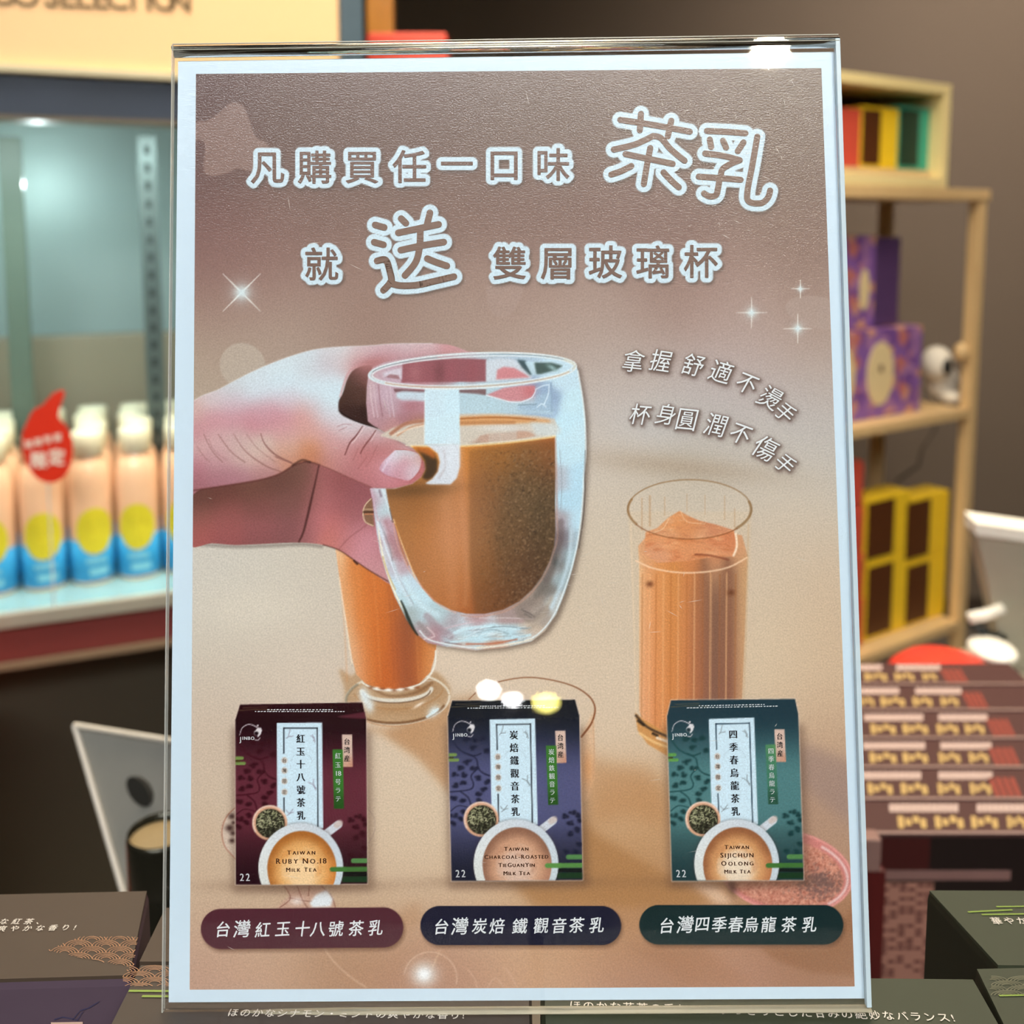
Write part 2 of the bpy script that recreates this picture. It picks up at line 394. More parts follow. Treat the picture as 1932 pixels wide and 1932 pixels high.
    c.line(ell(752,1300,84,38,-3,40,10,170), 3, (178,136,96), .8, 1.5, 0)
    c.line(ell(752,1316,98,54,-3,30,40,130), 2, (196,150,112), .8, 1, 0)
    c.line(ell(748,1300,66,22,-2,40,5,175), 8, (226,222,210), .9, 1.5, 0)
    c.line(ell(748,1304,64,22,-2,40,5,175), 2.5, (110,82,60), .8, 1, 0)
    for x, y in ((686,1310),(690,1322),(698,1332)): c.blob(x, y, 6, 9, (226,238,242), .8)
    c.blob(818,1342,9,6,(224,238,242),.9,-40); c.line([(806,1352),(826,1338)],5,(224,240,244),.8); c.blob(790,1330,8,2,(250,240,226),.8,-30)
    g1 = [(632,1030),(645,1120),(656,1190),(664,1240),(672,1272),(690,1290),(720,1300),(756,1300),(790,1290),(812,1268),(822,1232),(826,1190),(800,1060),(760,1030)]
    rg, mk = c.shade(g1, [(640,1050,232,190,150),(650,1120,226,172,126),(662,1220,222,178,140),(676,1270,224,170,130),(662,1080,210,130,72),(680,1180,212,130,72),(692,1260,206,124,70),
       (715,1100,206,122,66),(720,1200,202,116,60),(730,1285,196,108,58),(748,1130,190,112,64),(748,1230,186,104,62),(765,1180,150,92,66),(768,1240,156,92,66),(785,1230,170,100,60),(800,1240,206,128,70),(810,1262,214,150,100),(780,1275,170,96,60)], 11, ay=.3)
    for x in (655,690,718,744,752,768,790):
        c.line([(x - 16, 1060), (x - 6, 1170), (x, 1285)], 3, (224,150,96) if x % 4 else (160,92,56), .28, 2)
    c.line([(640,1090),(652,1170),(664,1250)], 3, (246,226,200), .6, 1.2)
    c.line([(822,1228),(820,1256),(806,1280),(784,1294),(744,1302),(708,1300),(684,1288)], 3, (238,236,226), .9, 1)
    for k in range(9): c.blob(700 + k * 11, 1302 - abs(k - 4) * 1.2, 3.5, 2, (250,248,240) if k % 2 else (140,88,60), .8)
    # ---- glass behind packet 2
    c.poly([(1092,1392),(1121,1340),(1121,1470),(1110,1510),(1092,1510)], (222,180,144), .55, 2)
    c.blob(1108,1450,8,24,(226,160,104),.6)
    c.line([(884,1320),(905,1302),(942,1286),(1001,1278),(1066,1289),(1105,1308),(1122,1332),(1117,1362),(1097,1390)], (1.6,2.2,4), (128,76,48), .9, .9)
    c.line([(1119,1360),(1121,1420),(1119,1470)], 2, (196,150,116), .6, 1)
    # ---- wine glass behind packet 1
    c.poly([(446,1522),(428,1540),(419,1566),(424,1600),(446,1622)], (214,196,182), .7, 1, 0)
    c.line([(446,1522),(428,1540),(419,1566),(424,1596),(446,1622)], 2.4, (178,128,108), .85, .8)
    for x, y, r in ((438,1540,5),(434,1562,6),(440,1572,4),(441,1552,3),(438,1586,4)): c.blob(x, y, r, r * .8, (46,26,26), .85)
    c.line([(692,1520),(706,1545),(706,1570),(694,1592)], 2, (180,160,148), .6, 1)
    c.poly([(534,1664),(546,1690),(532,1702),(522,1716),(634,1716),(630,1698),(614,1680),(606,1664)], (196,160,142), .8, 1.5)
    for q in ([(534,1668),(548,1694),(528,1712)],[(606,1672),(624,1688),(633,1712)],[(560,1668),(570,1696),(580,1712)],[(584,1666),(582,1690)],[(546,1694),(590,1700),(612,1682)]): c.line(q, 2, (120,72,62), .6, .8)
    c.poly([(584,1704),(596,1688),(616,1678),(628,1696),(624,1710),(590,1712)], (228,238,244), .9, 2); c.blob(560,1700,8,5,(240,232,228),.7)
    # ---- bowl of powder
    bo = ell(1482,1644,128,78,10)
    c.poly(bo, (206,132,126), .95, 1.5)
    c.line(ell(1482,1644,126,76,10), 4, (226,160,152), .8, 1.5, 0)
    rg, m = c.poly(ell(1480,1648,112,64,10), (204,144,124), 1, 2); bm = c.full(rg, m)
    c.line(ell(1484,1646,116,68,10,40,-60,40), 5, (232,204,200), .8, 2, 0)
    for k in range(2600):
        x, y = rnd.uniform(1366,1594), rnd.uniform(1580,1716)
        t = rnd.choice([(232,176,152),(170,104,88),(150,92,78),(220,160,138),(190,124,104)])
        c.blob(x, y, rnd.uniform(1.2,2.2), rnd.uniform(.9,1.6), t, .6, rnd.uniform(0,180), clip=bm)
    for k in range(400):
        x, y = rnd.gauss(1545,22), rnd.gauss(1668,14)
        c.blob(x, y, 2, 1.3, (120,96,92), .5, rnd.uniform(0,180), clip=bm)
    c.blob(1380,1668,7,14,(60,48,44),.8,-15)
    # ---- tall ribbed glass on the right
    gl = [(1184,965),(1190,1060),(1196,1240),(1198,1344),(1203,1376),(1222,1402),(1262,1426),(1300,1430),(1400,1400),(1403,1320),(1408,1200),(1416,1060),(1418,965)]
    c.poly(gl, (208,188,162), .5, 1)
    liq = [(1204,1030),(1206,1066),(1206,1340),(1212,1362),(1240,1384),(1290,1392),(1396,1380),(1400,1320),(1406,1180),(1411,1050),(1400,1010),(1350,1000),(1230,1000)]
    cols = []
    for y in (1100,1160,1220,1280,1350):
        d = (y - 1100) / 250
        for x, k in ((1205,(226,186,144)),(1222,(222,160,112)),(1245,(216,150,96)),(1270,(208,142,86)),(1292,(204,138,88)),(1312,(176,118,82)),(1335,(150,108,84)),(1352,(134,102,84)),(1368,(150,108,84)),(1382,(140,100,80)),(1396,(198,158,118))):
            cols.append((x - 2 * d, y, k[0], k[1] - 4 * d, k[2]))
    cols += [(1220,1030,214,160,120),(1260,1010,212,140,90),(1300,1030,210,140,96),(1350,1030,206,132,92),(1390,1030,208,156,118),(1300,1070,204,134,84),(1350,1072,212,160,120)]
    rg, m = c.shade(liq, cols, 8, 0, .8, ay=.3); lm = c.full(rg, m)
    for k, x in enumerate((1212,1226,1238,1252,1266,1280,1296,1311,1326,1342,1358,1371,1388)):
        c.line([(x, 1084), (x - 1, 1230), (x - 2, 1372)], 2.4, (238,190,140) if k % 2 else (170,104,60), .42, 1.5, clip=lm)
    for x in (1310,1340,1371): c.line([(x, 1080), (x - 2, 1360)], 1.6, (214,164,120), .7, .8)
    c.line([(1200,1058),(1232,1072),(1280,1080),(1330,1079),(1375,1070),(1409,1052)], 3, (240,206,172), .85, 1.2)
    ice = [(1218,1004),(1240,996),(1262,976),(1282,964),(1300,974),(1318,982),(1352,990),(1384,1000),(1390,1026),(1384,1050),(1350,1050),(1300,1058),(1240,1062),(1216,1046)]
    rg, m = c.shade(ice, [(1230,1010,216,150,104),(1270,985,218,138,80),(1300,1000,208,128,76),(1350,1005,196,118,80),(1370,1020,206,134,96),(1320,1020,214,150,108),(1260,1020,222,158,112),(1240,1040,214,156,120),(1300,1045,216,150,106),(1355,1040,216,154,114)], 12, 0, .8)
    im = c.full(rg, m)
    for k in range(110):
        x, y = rnd.uniform(1218,1388), rnd.uniform(966,1058)
        c.blob(x, y, rnd.uniform(3,9), rnd.uniform(1,2.4), rnd.choice([(234,180,136),(180,104,64),(226,160,112),(200,124,84)]), .45, rnd.uniform(-25,20), clip=im)
    c.line([(1262,978),(1250,998),(1228,1006)], 1.5, (238,200,160), .7); c.line([(1284,964),(1296,984),(1330,988)], 1.5, (240,200,160), .7)
    c.line([(1312,1046),(1340,1048),(1374,1056)], 3.5, (134,76,56), .7, 1.2); c.line([(1388,1006),(1390,1030),(1384,1048)], 4, (246,226,200), .9, 1.2)
    for x, y in ((1226,1102),(1379,1118)): c.blob(x, y, 5, 4, (110,66,44), .8)
    for x, y0, y1, w in ((1211,940,1000,2.5),(1226,936,992,4),(1254,938,972,2),(1296,932,964,1.5),(1330,934,970,1.5),(1367,936,980,2),(1386,960,1000,2)): c.line([(x, y0), (x, y1)], w, (176,132,92), .55, 1)
    c.poly(ell(1301,961,116,55), (216,200,178), .22, 1)
    c.line(ell(1301,961,117,56,0,60,170,375), 2.2, (150,118,82), .85, .9, 0)
    c.line(ell(1301,961,116,55,0,60,-15,40), 5, (146,116,82), .8, 1, 0); c.line(ell(1301,961,116,55,0,60,150,200), 4.5, (150,116,80), .8, 1, 0)
    c.line(ell(1301,961,117,56,0,60,40,150), 2, (140,92,62), .85, .9, 0)
    c.line([(1190,990),(1196,1180),(1200,1344)], 3, (226,204,176), .6, 1.2); c.line([(1412,990),(1408,1180),(1403,1320)], 3, (200,172,140), .7, 1.2)
    c.poly([(1198,1344),(1212,1356),(1246,1376),(1262,1384),(1262,1428),(1222,1404),(1203,1378)], (206,150,92), .95, 1)
    for q, cl in (([(1200,1350),(1222,1372),(1260,1390)],(60,50,44)),([(1204,1360),(1214,1368)],(40,34,30)),([(1232,1384),(1240,1388)],(36,30,30)),([(1208,1384),(1234,1400),(1262,1410)],(236,196,140)),([(1240,1392),(1262,1400)],(240,226,206))): c.line(q, 5, cl, .8, 1.5)
    # ---- hand: lower forearm and palm
    SH = (104,66,62)
    low = [(352,905),(352,1024),(400,1025),(440,1028),(480,1027),(540,1024),(575,1024),(610,1028),(640,1038),(670,1058),(700,1078),(745,1104),(760,1060),(720,900),(600,850),(450,870)]
    c.line([(366,1026),(440,1031),(500,1030),(570,1027),(606,1031)], 7, (120,110,104), .55, 3)
    rg, m = c.shade(low, [(370,940,108,74,66),(370,975,142,94,86),(375,1005,166,98,94),(420,930,112,74,66),(430,970,146,92,88),(430,1005,164,100,98),(430,1022,146,88,88),
      (480,925,116,80,70),(490,960,134,88,84),(490,1000,154,98,98),(490,1022,138,88,88),(530,905,112,78,70),(545,950,130,90,84),(545,990,142,94,94),(550,1018,140,92,92),
      (575,900,120,86,76),(582,940,122,84,78),(572,985,128,86,84),(565,1015,132,88,88),
      (608,900,164,104,104),(602,940,186,118,120),(592,980,194,122,126),(582,1012,190,124,126),(640,910,148,92,92),(640,950,162,102,104),(632,990,190,118,116),(625,1022,196,122,112),
      (675,930,150,94,98),(668,970,158,102,104),(665,1005,186,124,128),(650,1030,190,128,130),(690,1010,204,146,156),(680,1040,204,146,154),(700,1065,198,146,150),(720,1085,196,146,150),(720,1040,190,132,140),(695,980,166,106,112)], 17, 5)
    c.line([(603,872),(596,905),(588,940),(580,975),(572,1005),(564,1022)], (2,4.5,3), (78,46,44), .85, 1.5)
    c.line([(640,1036),(655,1018),(676,1002),(692,990)], 2, (150,94,96), .6, 1.6)
    c.line([(610,1028),(640,1038),(670,1058),(700,1078),(738,1100)], 2.6, (96,60,54), .75, 1)
    c.line([(668,1058),(674,1064)], 4, (60,36,32), .8)
    # upper hand with thumb
    up = [(352,766),(366,756),(383,746),(410,736),(438,721),(479,700),(529,679),(579,663),(612,657),(650,654),(700,652),(734,649),(780,648),(815,648),(849,651),(880,662),(900,672),(760,735),
          (735,760),(712,800),(711,808),(740,824),(768,840),(784,848),(796,862),(802,876),(802,889),(795,900),(778,913),(746,921),(720,922),(700,919),(661,902),(628,887),(603,877),(579,871),(554,878),(529,893),(496,904),(446,913),(380,923),(352,928)]
    cols = [(366,775,206,174,166),(366,810,196,146,150),(366,850,204,168,166),(366,880,180,122,132),(366,915,164,112,118),
      (400,755,208,196,198),(400,790,200,150,156),(410,830,204,168,168),(410,870,196,156,158),(410,900,170,120,128),
      (440,730,202,208,212),(440,760,204,186,194),(440,790,200,150,158),(450,830,200,172,168),(460,865,204,174,168),(450,900,174,126,134),
      (480,712,206,216,222),(485,740,206,216,224),(490,775,200,160,168),(480,800,196,140,148),(490,840,206,184,174),(500,870,206,172,162),(500,893,172,124,126),
      (530,692,208,220,226),(535,725,206,222,230),(540,755,206,196,204),(530,785,200,146,154),(540,815,204,160,160),(545,845,206,172,156),(545,865,198,142,120),
      (580,672,204,214,220),(590,700,204,210,216),(590,735,206,224,232),(590,765,204,196,202),(575,785,208,156,150),(585,815,208,164,156),(585,850,206,146,110),(585,866,186,122,96),
      (620,665,206,206,210),(615,690,196,186,192),(620,720,208,222,230),(625,755,206,226,234),(622,785,206,204,210),(620,815,204,160,160),(625,845,204,160,156),(620,870,188,132,124),
      (650,658,212,214,216),(645,685,206,192,194),(636,740,206,222,230),(642,790,212,214,222),(655,815,210,196,200),(650,840,198,146,146),(650,870,192,138,138),(660,895,176,118,118),
      (680,662,208,190,194),(675,680,196,146,146),(680,808,212,208,214),(685,830,188,132,132),(680,860,186,122,122),(690,890,194,132,134),(690,912,176,116,120),
      (720,660,206,182,188),(720,680,186,134,138),(715,820,206,190,194),(715,845,180,112,112),(725,875,202,146,150),(725,905,196,132,138),
      (760,655,208,192,196),(755,675,184,136,142),(745,832,196,152,152),(742,855,182,114,112),(745,880,204,162,172),(755,910,192,124,130),
      (800,652,212,196,200),(800,668,192,142,146),(768,848,208,172,176),(780,905,188,118,122),(798,885,184,112,110),(796,866,196,128,124),(850,660,200,150,152),(880,668,200,160,162)]
    rg, m = c.shade(up, cols, 15.5, 5, .6); hm = c.full(rg, m)
    c.line(up[1:14], 2, (226,224,224), .45, 1.4)
    # skin folds
    for q, w, a in (([(385,820),(400,850),(420,872)],1.8,.5),([(394,828),(404,850),(428,868)],1.4,.35),([(412,820),(436,852),(462,872)],1.8,.6),([(440,818),(464,852),(500,878),(530,890)],(1,2.4,2),.6),
        ([(466,820),(485,845),(520,872)],1.4,.4),([(492,818),(500,838),(520,858),(550,873)],(1.2,3,2.6),.8),([(372,842),(384,860),(396,872)],1.6,.4),([(520,862),(556,876)],2.5,.6)):
        c.line(q, w, (134,92,86), a, 1.1)
    c.line([(352,927),(380,923),(446,913),(496,904),(529,893),(554,878),(579,871),(603,877)], 3, (98,58,52), .7, 1.6)
    c.line([(552,878),(570,868),(585,872)], 4, (60,40,34), .6, 1.6); c.line([(603,877),(628,887),(661,902),(700,919)], 2.4, (130,80,76), .55, 1.4)
    c.line([(684,804),(672,822),(660,836),(651,858)], (1.6,3,2), (110,62,60), .8, .9); c.line([(688,805),(672,828),(664,836)], 1.6, (232,206,204), .7, .8)
    c.line([(709,812),(698,828),(686,844),(680,856)], (1.6,3,2), (122,70,68), .75, .9); c.line([(710,816),(700,832)], 1.4, (230,204,202), .6, .8)
    for q in ([(712,840),(700,866),(690,880)],[(676,846),(666,868)],[(636,805),(650,800),(664,802)],[(640,812),(654,806)],[(692,862),(676,884)]): c.line(q, 1.4, (150,94,94), .5, 1)
    c.line([(641,780),(660,792),(684,801),(711,809),(740,824),(768,840),(784,848),(796,861)], 2, (226,222,226), .7, 1)
    # nail
    nail = [(744,851),(750,849),(772,850),(790,856),(794,864),(793,880),(786,894),(772,906),(752,903),(728,896),(716,886),(722,872),(734,860)]
    c.shade(nail, [(748,856,206,206,212),(775,856,206,204,210),(790,866,206,170,166),(768,872,206,158,166),(750,880,204,160,170),(730,880,208,180,196),(738,866,222,208,220),(770,892,206,178,188),(782,886,212,196,204),(755,897,200,150,160),(722,886,196,150,166)], 9, 5, .8)
    c.line([(746,852),(738,862),(728,876),(722,888)], 4, (220,206,220), .7, 1.6)
    c.line([(748,848),(770,849),(790,855),(797,864),(795,882),(786,896),(774,908)], 1.6, (176,104,104), .7, .9); c.line([(716,888),(735,900),(760,906)], 1.6, (176,110,116), .6, .9)
    # opening between thumb and palm
    hole = [(679,692),(664,701),(654,718),(647,741),(639,758),(641,779),(660,791),(685,800),(701,804),(714,808),(712,790),(706,740),(704,700),(700,690)]
    c.shade(hole, [(675,700,112,80,74),(660,720,92,66,58),(650,750,78,54,46),(655,785,64,42,38),(680,740,88,62,54),(690,790,60,38,34),(690,710,128,86,82),(700,700,150,106,104)], 12, 4, .9)
    c.line([(676,690),(660,700),(650,722),(642,748)], (2,5,3), (204,160,160), .8, 1.6); c.line([(640,775),(660,789),(690,801),(712,807)], 2.2, (34,20,18), .8, .9)
    c.blob(700,686,22,9,(178,122,122),.8,-15)
    # ---- double-walled glass cup
    cup = [(695,708),(703,694),(724,684),(760,676),(810,669),(860,666),(910,665),(960,667),(1010,670),(1055,677),(1080,683),(1089,694),(1092,715),(1098,745),(1104,790),(1104,850),(1102,900),(1100,926),(1096,980),(1089,1032),(1079,1076),(1066,1118),(1049,1160),(1029,1190),(1003,1210),(950,1222),(897,1227),(842,1220),(807,1213),(790,1199),(767,1169),(745,1125),(728,1080),(717,1041),(711,1006),(706,970),(702,940),(698,922),(703,921),(746,922),(778,913),(795,900),(803,885),(801,872),(795,860),(782,847),(768,839),(740,824),(712,807),(706,804),(694,795),(691,760),(692,730)]
    c.poly(np.array(cup) + np.array([7, 4]), (84,70,62), .62, 4.5)
    cc = [(700,735,196,168,174),(700,775,190,156,164),(712,790,180,140,146),(722,740,196,170,182),(722,780,186,152,160),(740,760,190,164,174),(735,800,184,140,142),(760,765,190,160,170),(765,785,170,124,130),(785,770,184,140,148),(745,820,196,150,138),(785,795,170,120,112),(790,815,206,196,186),(770,825,206,196,184),
      (890,765,184,206,216),(930,780,180,204,214),(970,775,176,196,210),(1000,785,160,182,204),(1030,770,164,186,210),(1040,750,150,170,196),
      (1060,720,196,220,232),(1075,760,198,226,236),(1070,800,196,226,238),(1085,820,200,226,236),(1070,860,196,224,236),(1085,900,186,218,234),(1058,900,184,190,200),(1070,950,184,216,232),(1086,980,190,220,234),(1060,980,170,160,166),(1068,1020,120,108,112),(1084,1020,182,206,218),(1055,1050,110,104,104),(1074,1050,176,200,208),
      (1044,1070,140,130,124),(1058,1090,160,176,182),(1030,1110,128,122,116),(1048,1140,190,196,196),(1010,1130,156,142,132),(1020,1160,172,160,150),(985,1150,158,142,134),(1000,1190,200,180,162),(960,1160,170,150,146),
      (705,945,184,138,152),(715,950,196,200,210),(722,930,208,222,228),(726,960,190,212,218),(718,1000,206,216,226),(732,990,190,150,160),(736,1020,178,138,144),(726,1040,212,220,226),(745,1040,176,134,136),(740,1070,196,200,212),(756,1070,190,164,172),(750,1100,200,222,234),(770,1100,196,216,228),(762,1130,190,214,222),(790,1130,196,222,232),(778,1160,170,182,184),(800,1160,186,210,218),(830,1160,182,204,210),(800,1190,176,158,162),(820,1200,178,144,150),(850,1175,176,170,176),
      (880,1180,196,204,212),(880,1200,190,222,232),(920,1190,196,224,234),(960,1195,190,218,228),(990,1200,196,206,210),(850,1200,180,196,206),(870,1218,200,176,166),(940,1216,196,160,140),(900,1170,186,160,164)]
    rg, m = c.shade(cup, cc, 9.5, 0, .7); cm = c.full(rg, m)
    # inside back wall above the drink
    c.poly([(760,684),(860,676),(918,678),(918,720),(757,722)], (150,92,98), .95, 1.2)
    for x, cl in ((783,(182,124,128)),(830,(112,70,74)),(850,(160,96,104)),(890,(156,92,98))): c.blob(x, 702, 9, 16, cl, .5)
    c.poly([(722,704),(740,698),(758,694),(758,716),(725,712)], (212,206,216), .9, 1.5); c.poly([(726,712),(736,706),(752,708),(755,716)], (150,104,108), .8, 1)
    c.poly([(917,680),(945,676),(970,678),(1000,700),(1004,714),(917,720)], (206,214,222), .95, 1.5)
    c.poly([(936,716),(938,698),(950,692),(970,694),(988,704),(1000,712)], (206,136,140), .95, 1.5, 0)
    c.poly([(975,678),(990,680),(1010,704),(1000,708),(985,694)], (54,74,78), .85, 1.5)
    c.poly([(990,683),(1012,682),(1014,706),(1004,708)], (196,220,230), .9, 1)
    c.poly([(1008,684),(1040,684),(1062,690),(1050,698),(1020,706),(1012,706)], (66,84,78), .9, 1.5); c.blob(1042,694,8,3,(160,190,190),.8,30)
    # front wall below rim
    c.poly([(742,733),(804,736),(804,742),(745,740)], (110,74,76), .8, 1); c.poly([(866,735),(917,734),(917,746),(890,743),(866,741)], (120,86,86), .85, 1)
    c.poly([(748,741),(760,738),(806,740),(806,757),(760,756),(748,750)], (200,222,232), .9, 1.6)
    c.poly([(866,742),(900,743),(941,753),(960,757),(985,757),(1005,748),(1040,740),(1044,782),(1010,780),(960,778),(866,780)], (184,208,218), .75, 2)
    c.poly([(918,745),(950,732),(980,728),(1009,728),(1010,738),(1002,750),(984,757),(960,757),(935,750)], (204,140,144), .95, 1.2); c.blob(1000,738,10,10,(196,112,116),.6); c.line([(918,746),(940,752),(962,758),(984,758),(1003,750),(1011,737)], 2, (236,238,242), .8, .8)
    c.poly([(1012,732),(1040,718),(1042,776),(976,774),(978,764),(1008,762)], (158,182,206), .55, 2)
    for q in ([(1010,735),(1024,728),(1036,726)],[(1036,728),(1034,745),(1026,764)],[(1014,768),(1022,762),(1030,768)]): c.line(q, 2, (222,236,244), .8, 1)
    c.line([(978,764),(1012,763)], 1.5, (110,128,140), .7); c.line([(1040,722),(1041,776)], 3, (128,150,178), .5, 1.5)
    for x, cl in ((700,(222,200,206)),(707,(214,190,198)),(716,(150,108,116)),(730,(206,184,194)),(738,(214,196,206))): c.line([(x - 2, 726), (x + 1, 756), (x + 6, 786)], 2.2, cl, .7, 1.3)
    c.blob(772,766,14,8,(170,112,120),.6)
    # drink surface
    c.poly([(716,822),(740,808),(780,794),(868,781),(940,780),(1010,784),(1046,790),(1052,806),(1046,828),(990,833),(940,838),(870,843),(790,842),(760,834)], (208,198,184), .97, 1.2)
    c.poly([(866,786),(920,783),(985,786),(1036,792),(1040,798),(1000,798),(960,800),(866,803)], (214,160,108), .95, 2)
    c.line([(869,790),(910,788),(960,788),(1010,792)], 2.6, (160,96,50), .8, 1.4); c.line([(868,798),(920,797),(970,797)], 6, (184,128,84), .7, 2)
    c.line([(738,818),(765,800),(800,794)], 7, (172,116,92), .85, 2); c.line([(750,822),(775,806),(800,800)], 3, (196,140,108), .7, 1.4); c.line([(740,822),(770,810),(800,803)], 2, (238,214,190), .8, 1)
    c.poly([(905,824),(922,818),(950,816),(976,814),(978,810),(1000,814),(1012,820),(1000,826),(960,832),(900,836),(880,838)], (196,172,158), .75, 1.5)
    c.poly([(905,822),(922,819),(922,836),(890,838),(900,832)], (190,156,138), .7, 1.2); c.poly([(975,813),(995,814),(1012,822),(975,828)], (198,160,138), .8, 1.2)
    c.blob(950,808,30,4,(218,216,214),.7); c.line([(868,839),(890,838),(905,833)], 2, (150,142,132), .6, 1)
    c.poly([(1000,796),(1050,800),(1060,812),(1048,826),(1010,820)], (206,214,214), .8, 3)
    # drink body
    body = [(776,842),(800,843),(868,842),(941,837),(995,831),(1047,824),(1048,900),(1047,953),(1048,1000),(1045,1032),(1036,1060),(1022,1088),(1004,1112),(980,1134),(950,1150),(915,1158),(880,1158),(851,1151),(818,1134),(797,1110),(778,1076),(763,1042),(750,1004),(740,978),(733,950),(728,922),(746,922),(778,913),(795,900),(803,885),(801,872),(790,856)]
    bc = [(790,852,214,142,66),(880,850,210,140,66),(940,846,206,134,64),(1000,840,196,124,66),(1040,834,186,112,60),(880,880,198,130,78),(940,876,160,112,68),(1000,870,122,98,70),(1036,870,140,94,64),
      (880,930,196,134,88),(920,930,162,114,78),(970,930,124,100,74),(1030,930,104,88,66),(740,940,160,112,72),(780,940,150,102,62),(820,940,166,116,76),(850,950,190,136,96),
      (760,1000,174,122,78),(800,1000,184,124,76),(840,1010,196,138,98),(870,1010,198,138,98),(900,1010,180,126,84),(960,1010,128,98,70),(1030,1010,98,80,60),
      (790,1070,178,122,80),(830,1070,188,130,86),(870,1080,192,132,88),(910,1080,166,112,70),(960,1080,126,92,64),(1010,1070,100,76,58),
      (830,1130,180,118,74),(870,1130,178,114,68),(910,1130,152,100,60),(950,1130,124,82,54),(990,1110,108,76,56),(880,1152,172,100,60),(930,1148,140,86,56)]
    rg, m = c.shade(body, bc, 19, 0, .8, ay=.6); dm = c.full(rg, m)
    c.line([(870,850),(872,950),(880,1060),(878,1140)], 10, (206,150,112), .3, 5, clip=dm); c.line([(842,950),(850,1050),(856,1140)], 22, (206,146,104), .3, 8, clip=dm)
    rgd, md = c.fillmask([[(884,850),(900,846),(1050,830),(1050,1040),(1000,1120),(930,1160),(894,1160),(886,1060)]], pad=12); md = blur(md, 3.2 / c.S) * dm[rgd]
    c.put(rgd, md * .30, (84,66,48))
    rn = random.Random(9)
    for k in range(1500):
        x, y = rn.uniform(900, 1048), rn.uniform(850, 1150)
        c.blob(x, y, 1.5, 1.1, rn.choice([(176,144,112),(60,48,40),(150,120,92)]), .32 * min(1, (x - 880) / 90), rn.uniform(0,180), clip=dm)
    c.line([(776,842),(868,842),(941,837),(995,831),(1047,824)], 3, (240,206,142), .85, 1.4)
    c.line([(766,840),(868,839),(941,834),(995,828),(1047,821)], 2, (228,220,196), .8, 1)
    c.line([(1048,828),(1050,900),(1050,960),(1052,1010),(1044,1044),(1030,1080),(1008,1112),(980,1138),(950,1154),(905,1163),(870,1161)], 3, (196,150,128), .6, 1.6)
    c.line([(743,980),(752,1008),(764,1040),(775,1068),(783,1090)], 2, (246,206,150), .8, .9); c.line([(741,982),(748,1020),(762,1056),(775,1080),(800,1112),(830,1142),(860,1156)], 2, (224,170,150), .65, 1.2)
    c.line([(746,990),(758,1036),(770,1066)], 2.4, (190,120,66), .7, 1)
    # dark thumb reflection, bright strip
    c.poly([(784,846),(806,848),(820,856),(826,870),(825,888),(818,900),(806,906),(796,902),(803,886),(801,870),(794,858)], (70,56,42), .92, 2)
    c.poly([(778,842),(812,846),(822,858),(820,866),(806,858),(790,852)], (196,114,56), .85, 2.5)
    c.blob(778,925,60,10,(96,72,48),.55,-4,clip=dm)
    c.poly([(801,732),(866,732),(867,760),(868,838),(801,838)], (206,230,240), .95, .9)
    c.poly([(803,838),(868,838),(868,880),(862,902),(850,914),(812,914),(802,912),(815,904),(826,890),(830,872),(826,856),(814,846)], (214,222,232), .96, 1.2)
    c.line([(801,838),(830,840),(868,838)], 1.4, (190,206,210), .9, .8); c.line([(838,850),(840,880),(828,902)], 4, (186,176,180), .5, 2); c.blob(852,860,10,26,(222,230,238),.5)
    c.line([(802,740),(801,836)], 1.2, (230,240,244), .8)
    # rim
    R = ell(891.5,699.5,196,33,-2.6); c.line(R, 3.4, (224,232,234), .95, .9, 0)
    c.line(ell(891.5,699.5,189,27,-2.6), 2.4, (226,234,236), .9, .9, 0)
    c.line(ell(891.5,699.5,193,30,-2.6,50,185,250), 1.6, (110,150,156), .7, .8, 0); c.line(ell(891.5,699.5,193,30,-2.6,50,280,340), 1.6, (130,160,172), .7, .8, 0)
    c.line(ell(891.5,699.5,193,30,-2.6,50,20,150), 2.6, (206,184,160), .85, .9, 0); c.line(ell(891.5,699.5,194,30,-2.6,30,150,190), 5, (206,220,224), .9, 1.2, 0)
    c.line(ell(891.5,699.5,193,30,-2.6,30,-25,10), 4, (214,216,204), .9, 1.2, 0)
    # outer wall highlights
    c.line([(1090,700),(1098,745),(1103,790),(1105,850),(1101,900),(1100,930),(1096,980),(1088,1032),(1077,1076),(1063,1118),(1046,1158),(1026,1186),(1000,1205),(950,1217),(897,1222),(842,1215),(808,1206),(792,1190)], 3, (228,238,240), .85, 1.1)
    c.line([(1004,1206),(960,1216),(900,1222)], 3, (236,222,200), .8, 1.2)
    c.line([(1104,850),(1103,900),(1104,925),(1100,980),(1092,1034)], 1.6, (52,48,52), .5, .9)
    c.line([(1056,850),(1060,905),(1058,960)], 1.4, (140,150,160), .6, .9); c.line([(1050,905),(1052,960),(1056,985)], 3, (176,168,172), .7, 1.6)
    c.line([(713,980),(717,1020),(728,1070),(744,1116),(762,1150),(772,1172)], (2,3.4,2.4), (244,238,212), .9, 1)
    c.line([(712,982),(724,1020),(738,1060),(752,1096)], 4, (222,230,240), .8, 1.5); c.line([(716,984),(734,1030),(744,1070),(760,1104),(780,1140)], 2.2, (120,124,134), .5, 1.2)
    c.line([(722,1050),(732,1082),(746,1112)], 2.4, (206,180,120), .8, 1)
    c.line([(757,1134),(764,1150),(770,1166),(780,1186),(788,1198)], (3,7,3), (42,50,44), .9, 1.4)
    c.line([(700,922),(706,950),(713,982)], 2.5, (206,176,190), .8, 1.2); c.line([(722,924),(730,950),(738,980)], 2, (226,238,242), .9, 1); c.line([(716,925),(719,936)], 4, (120,96,110), .6, 1.4)
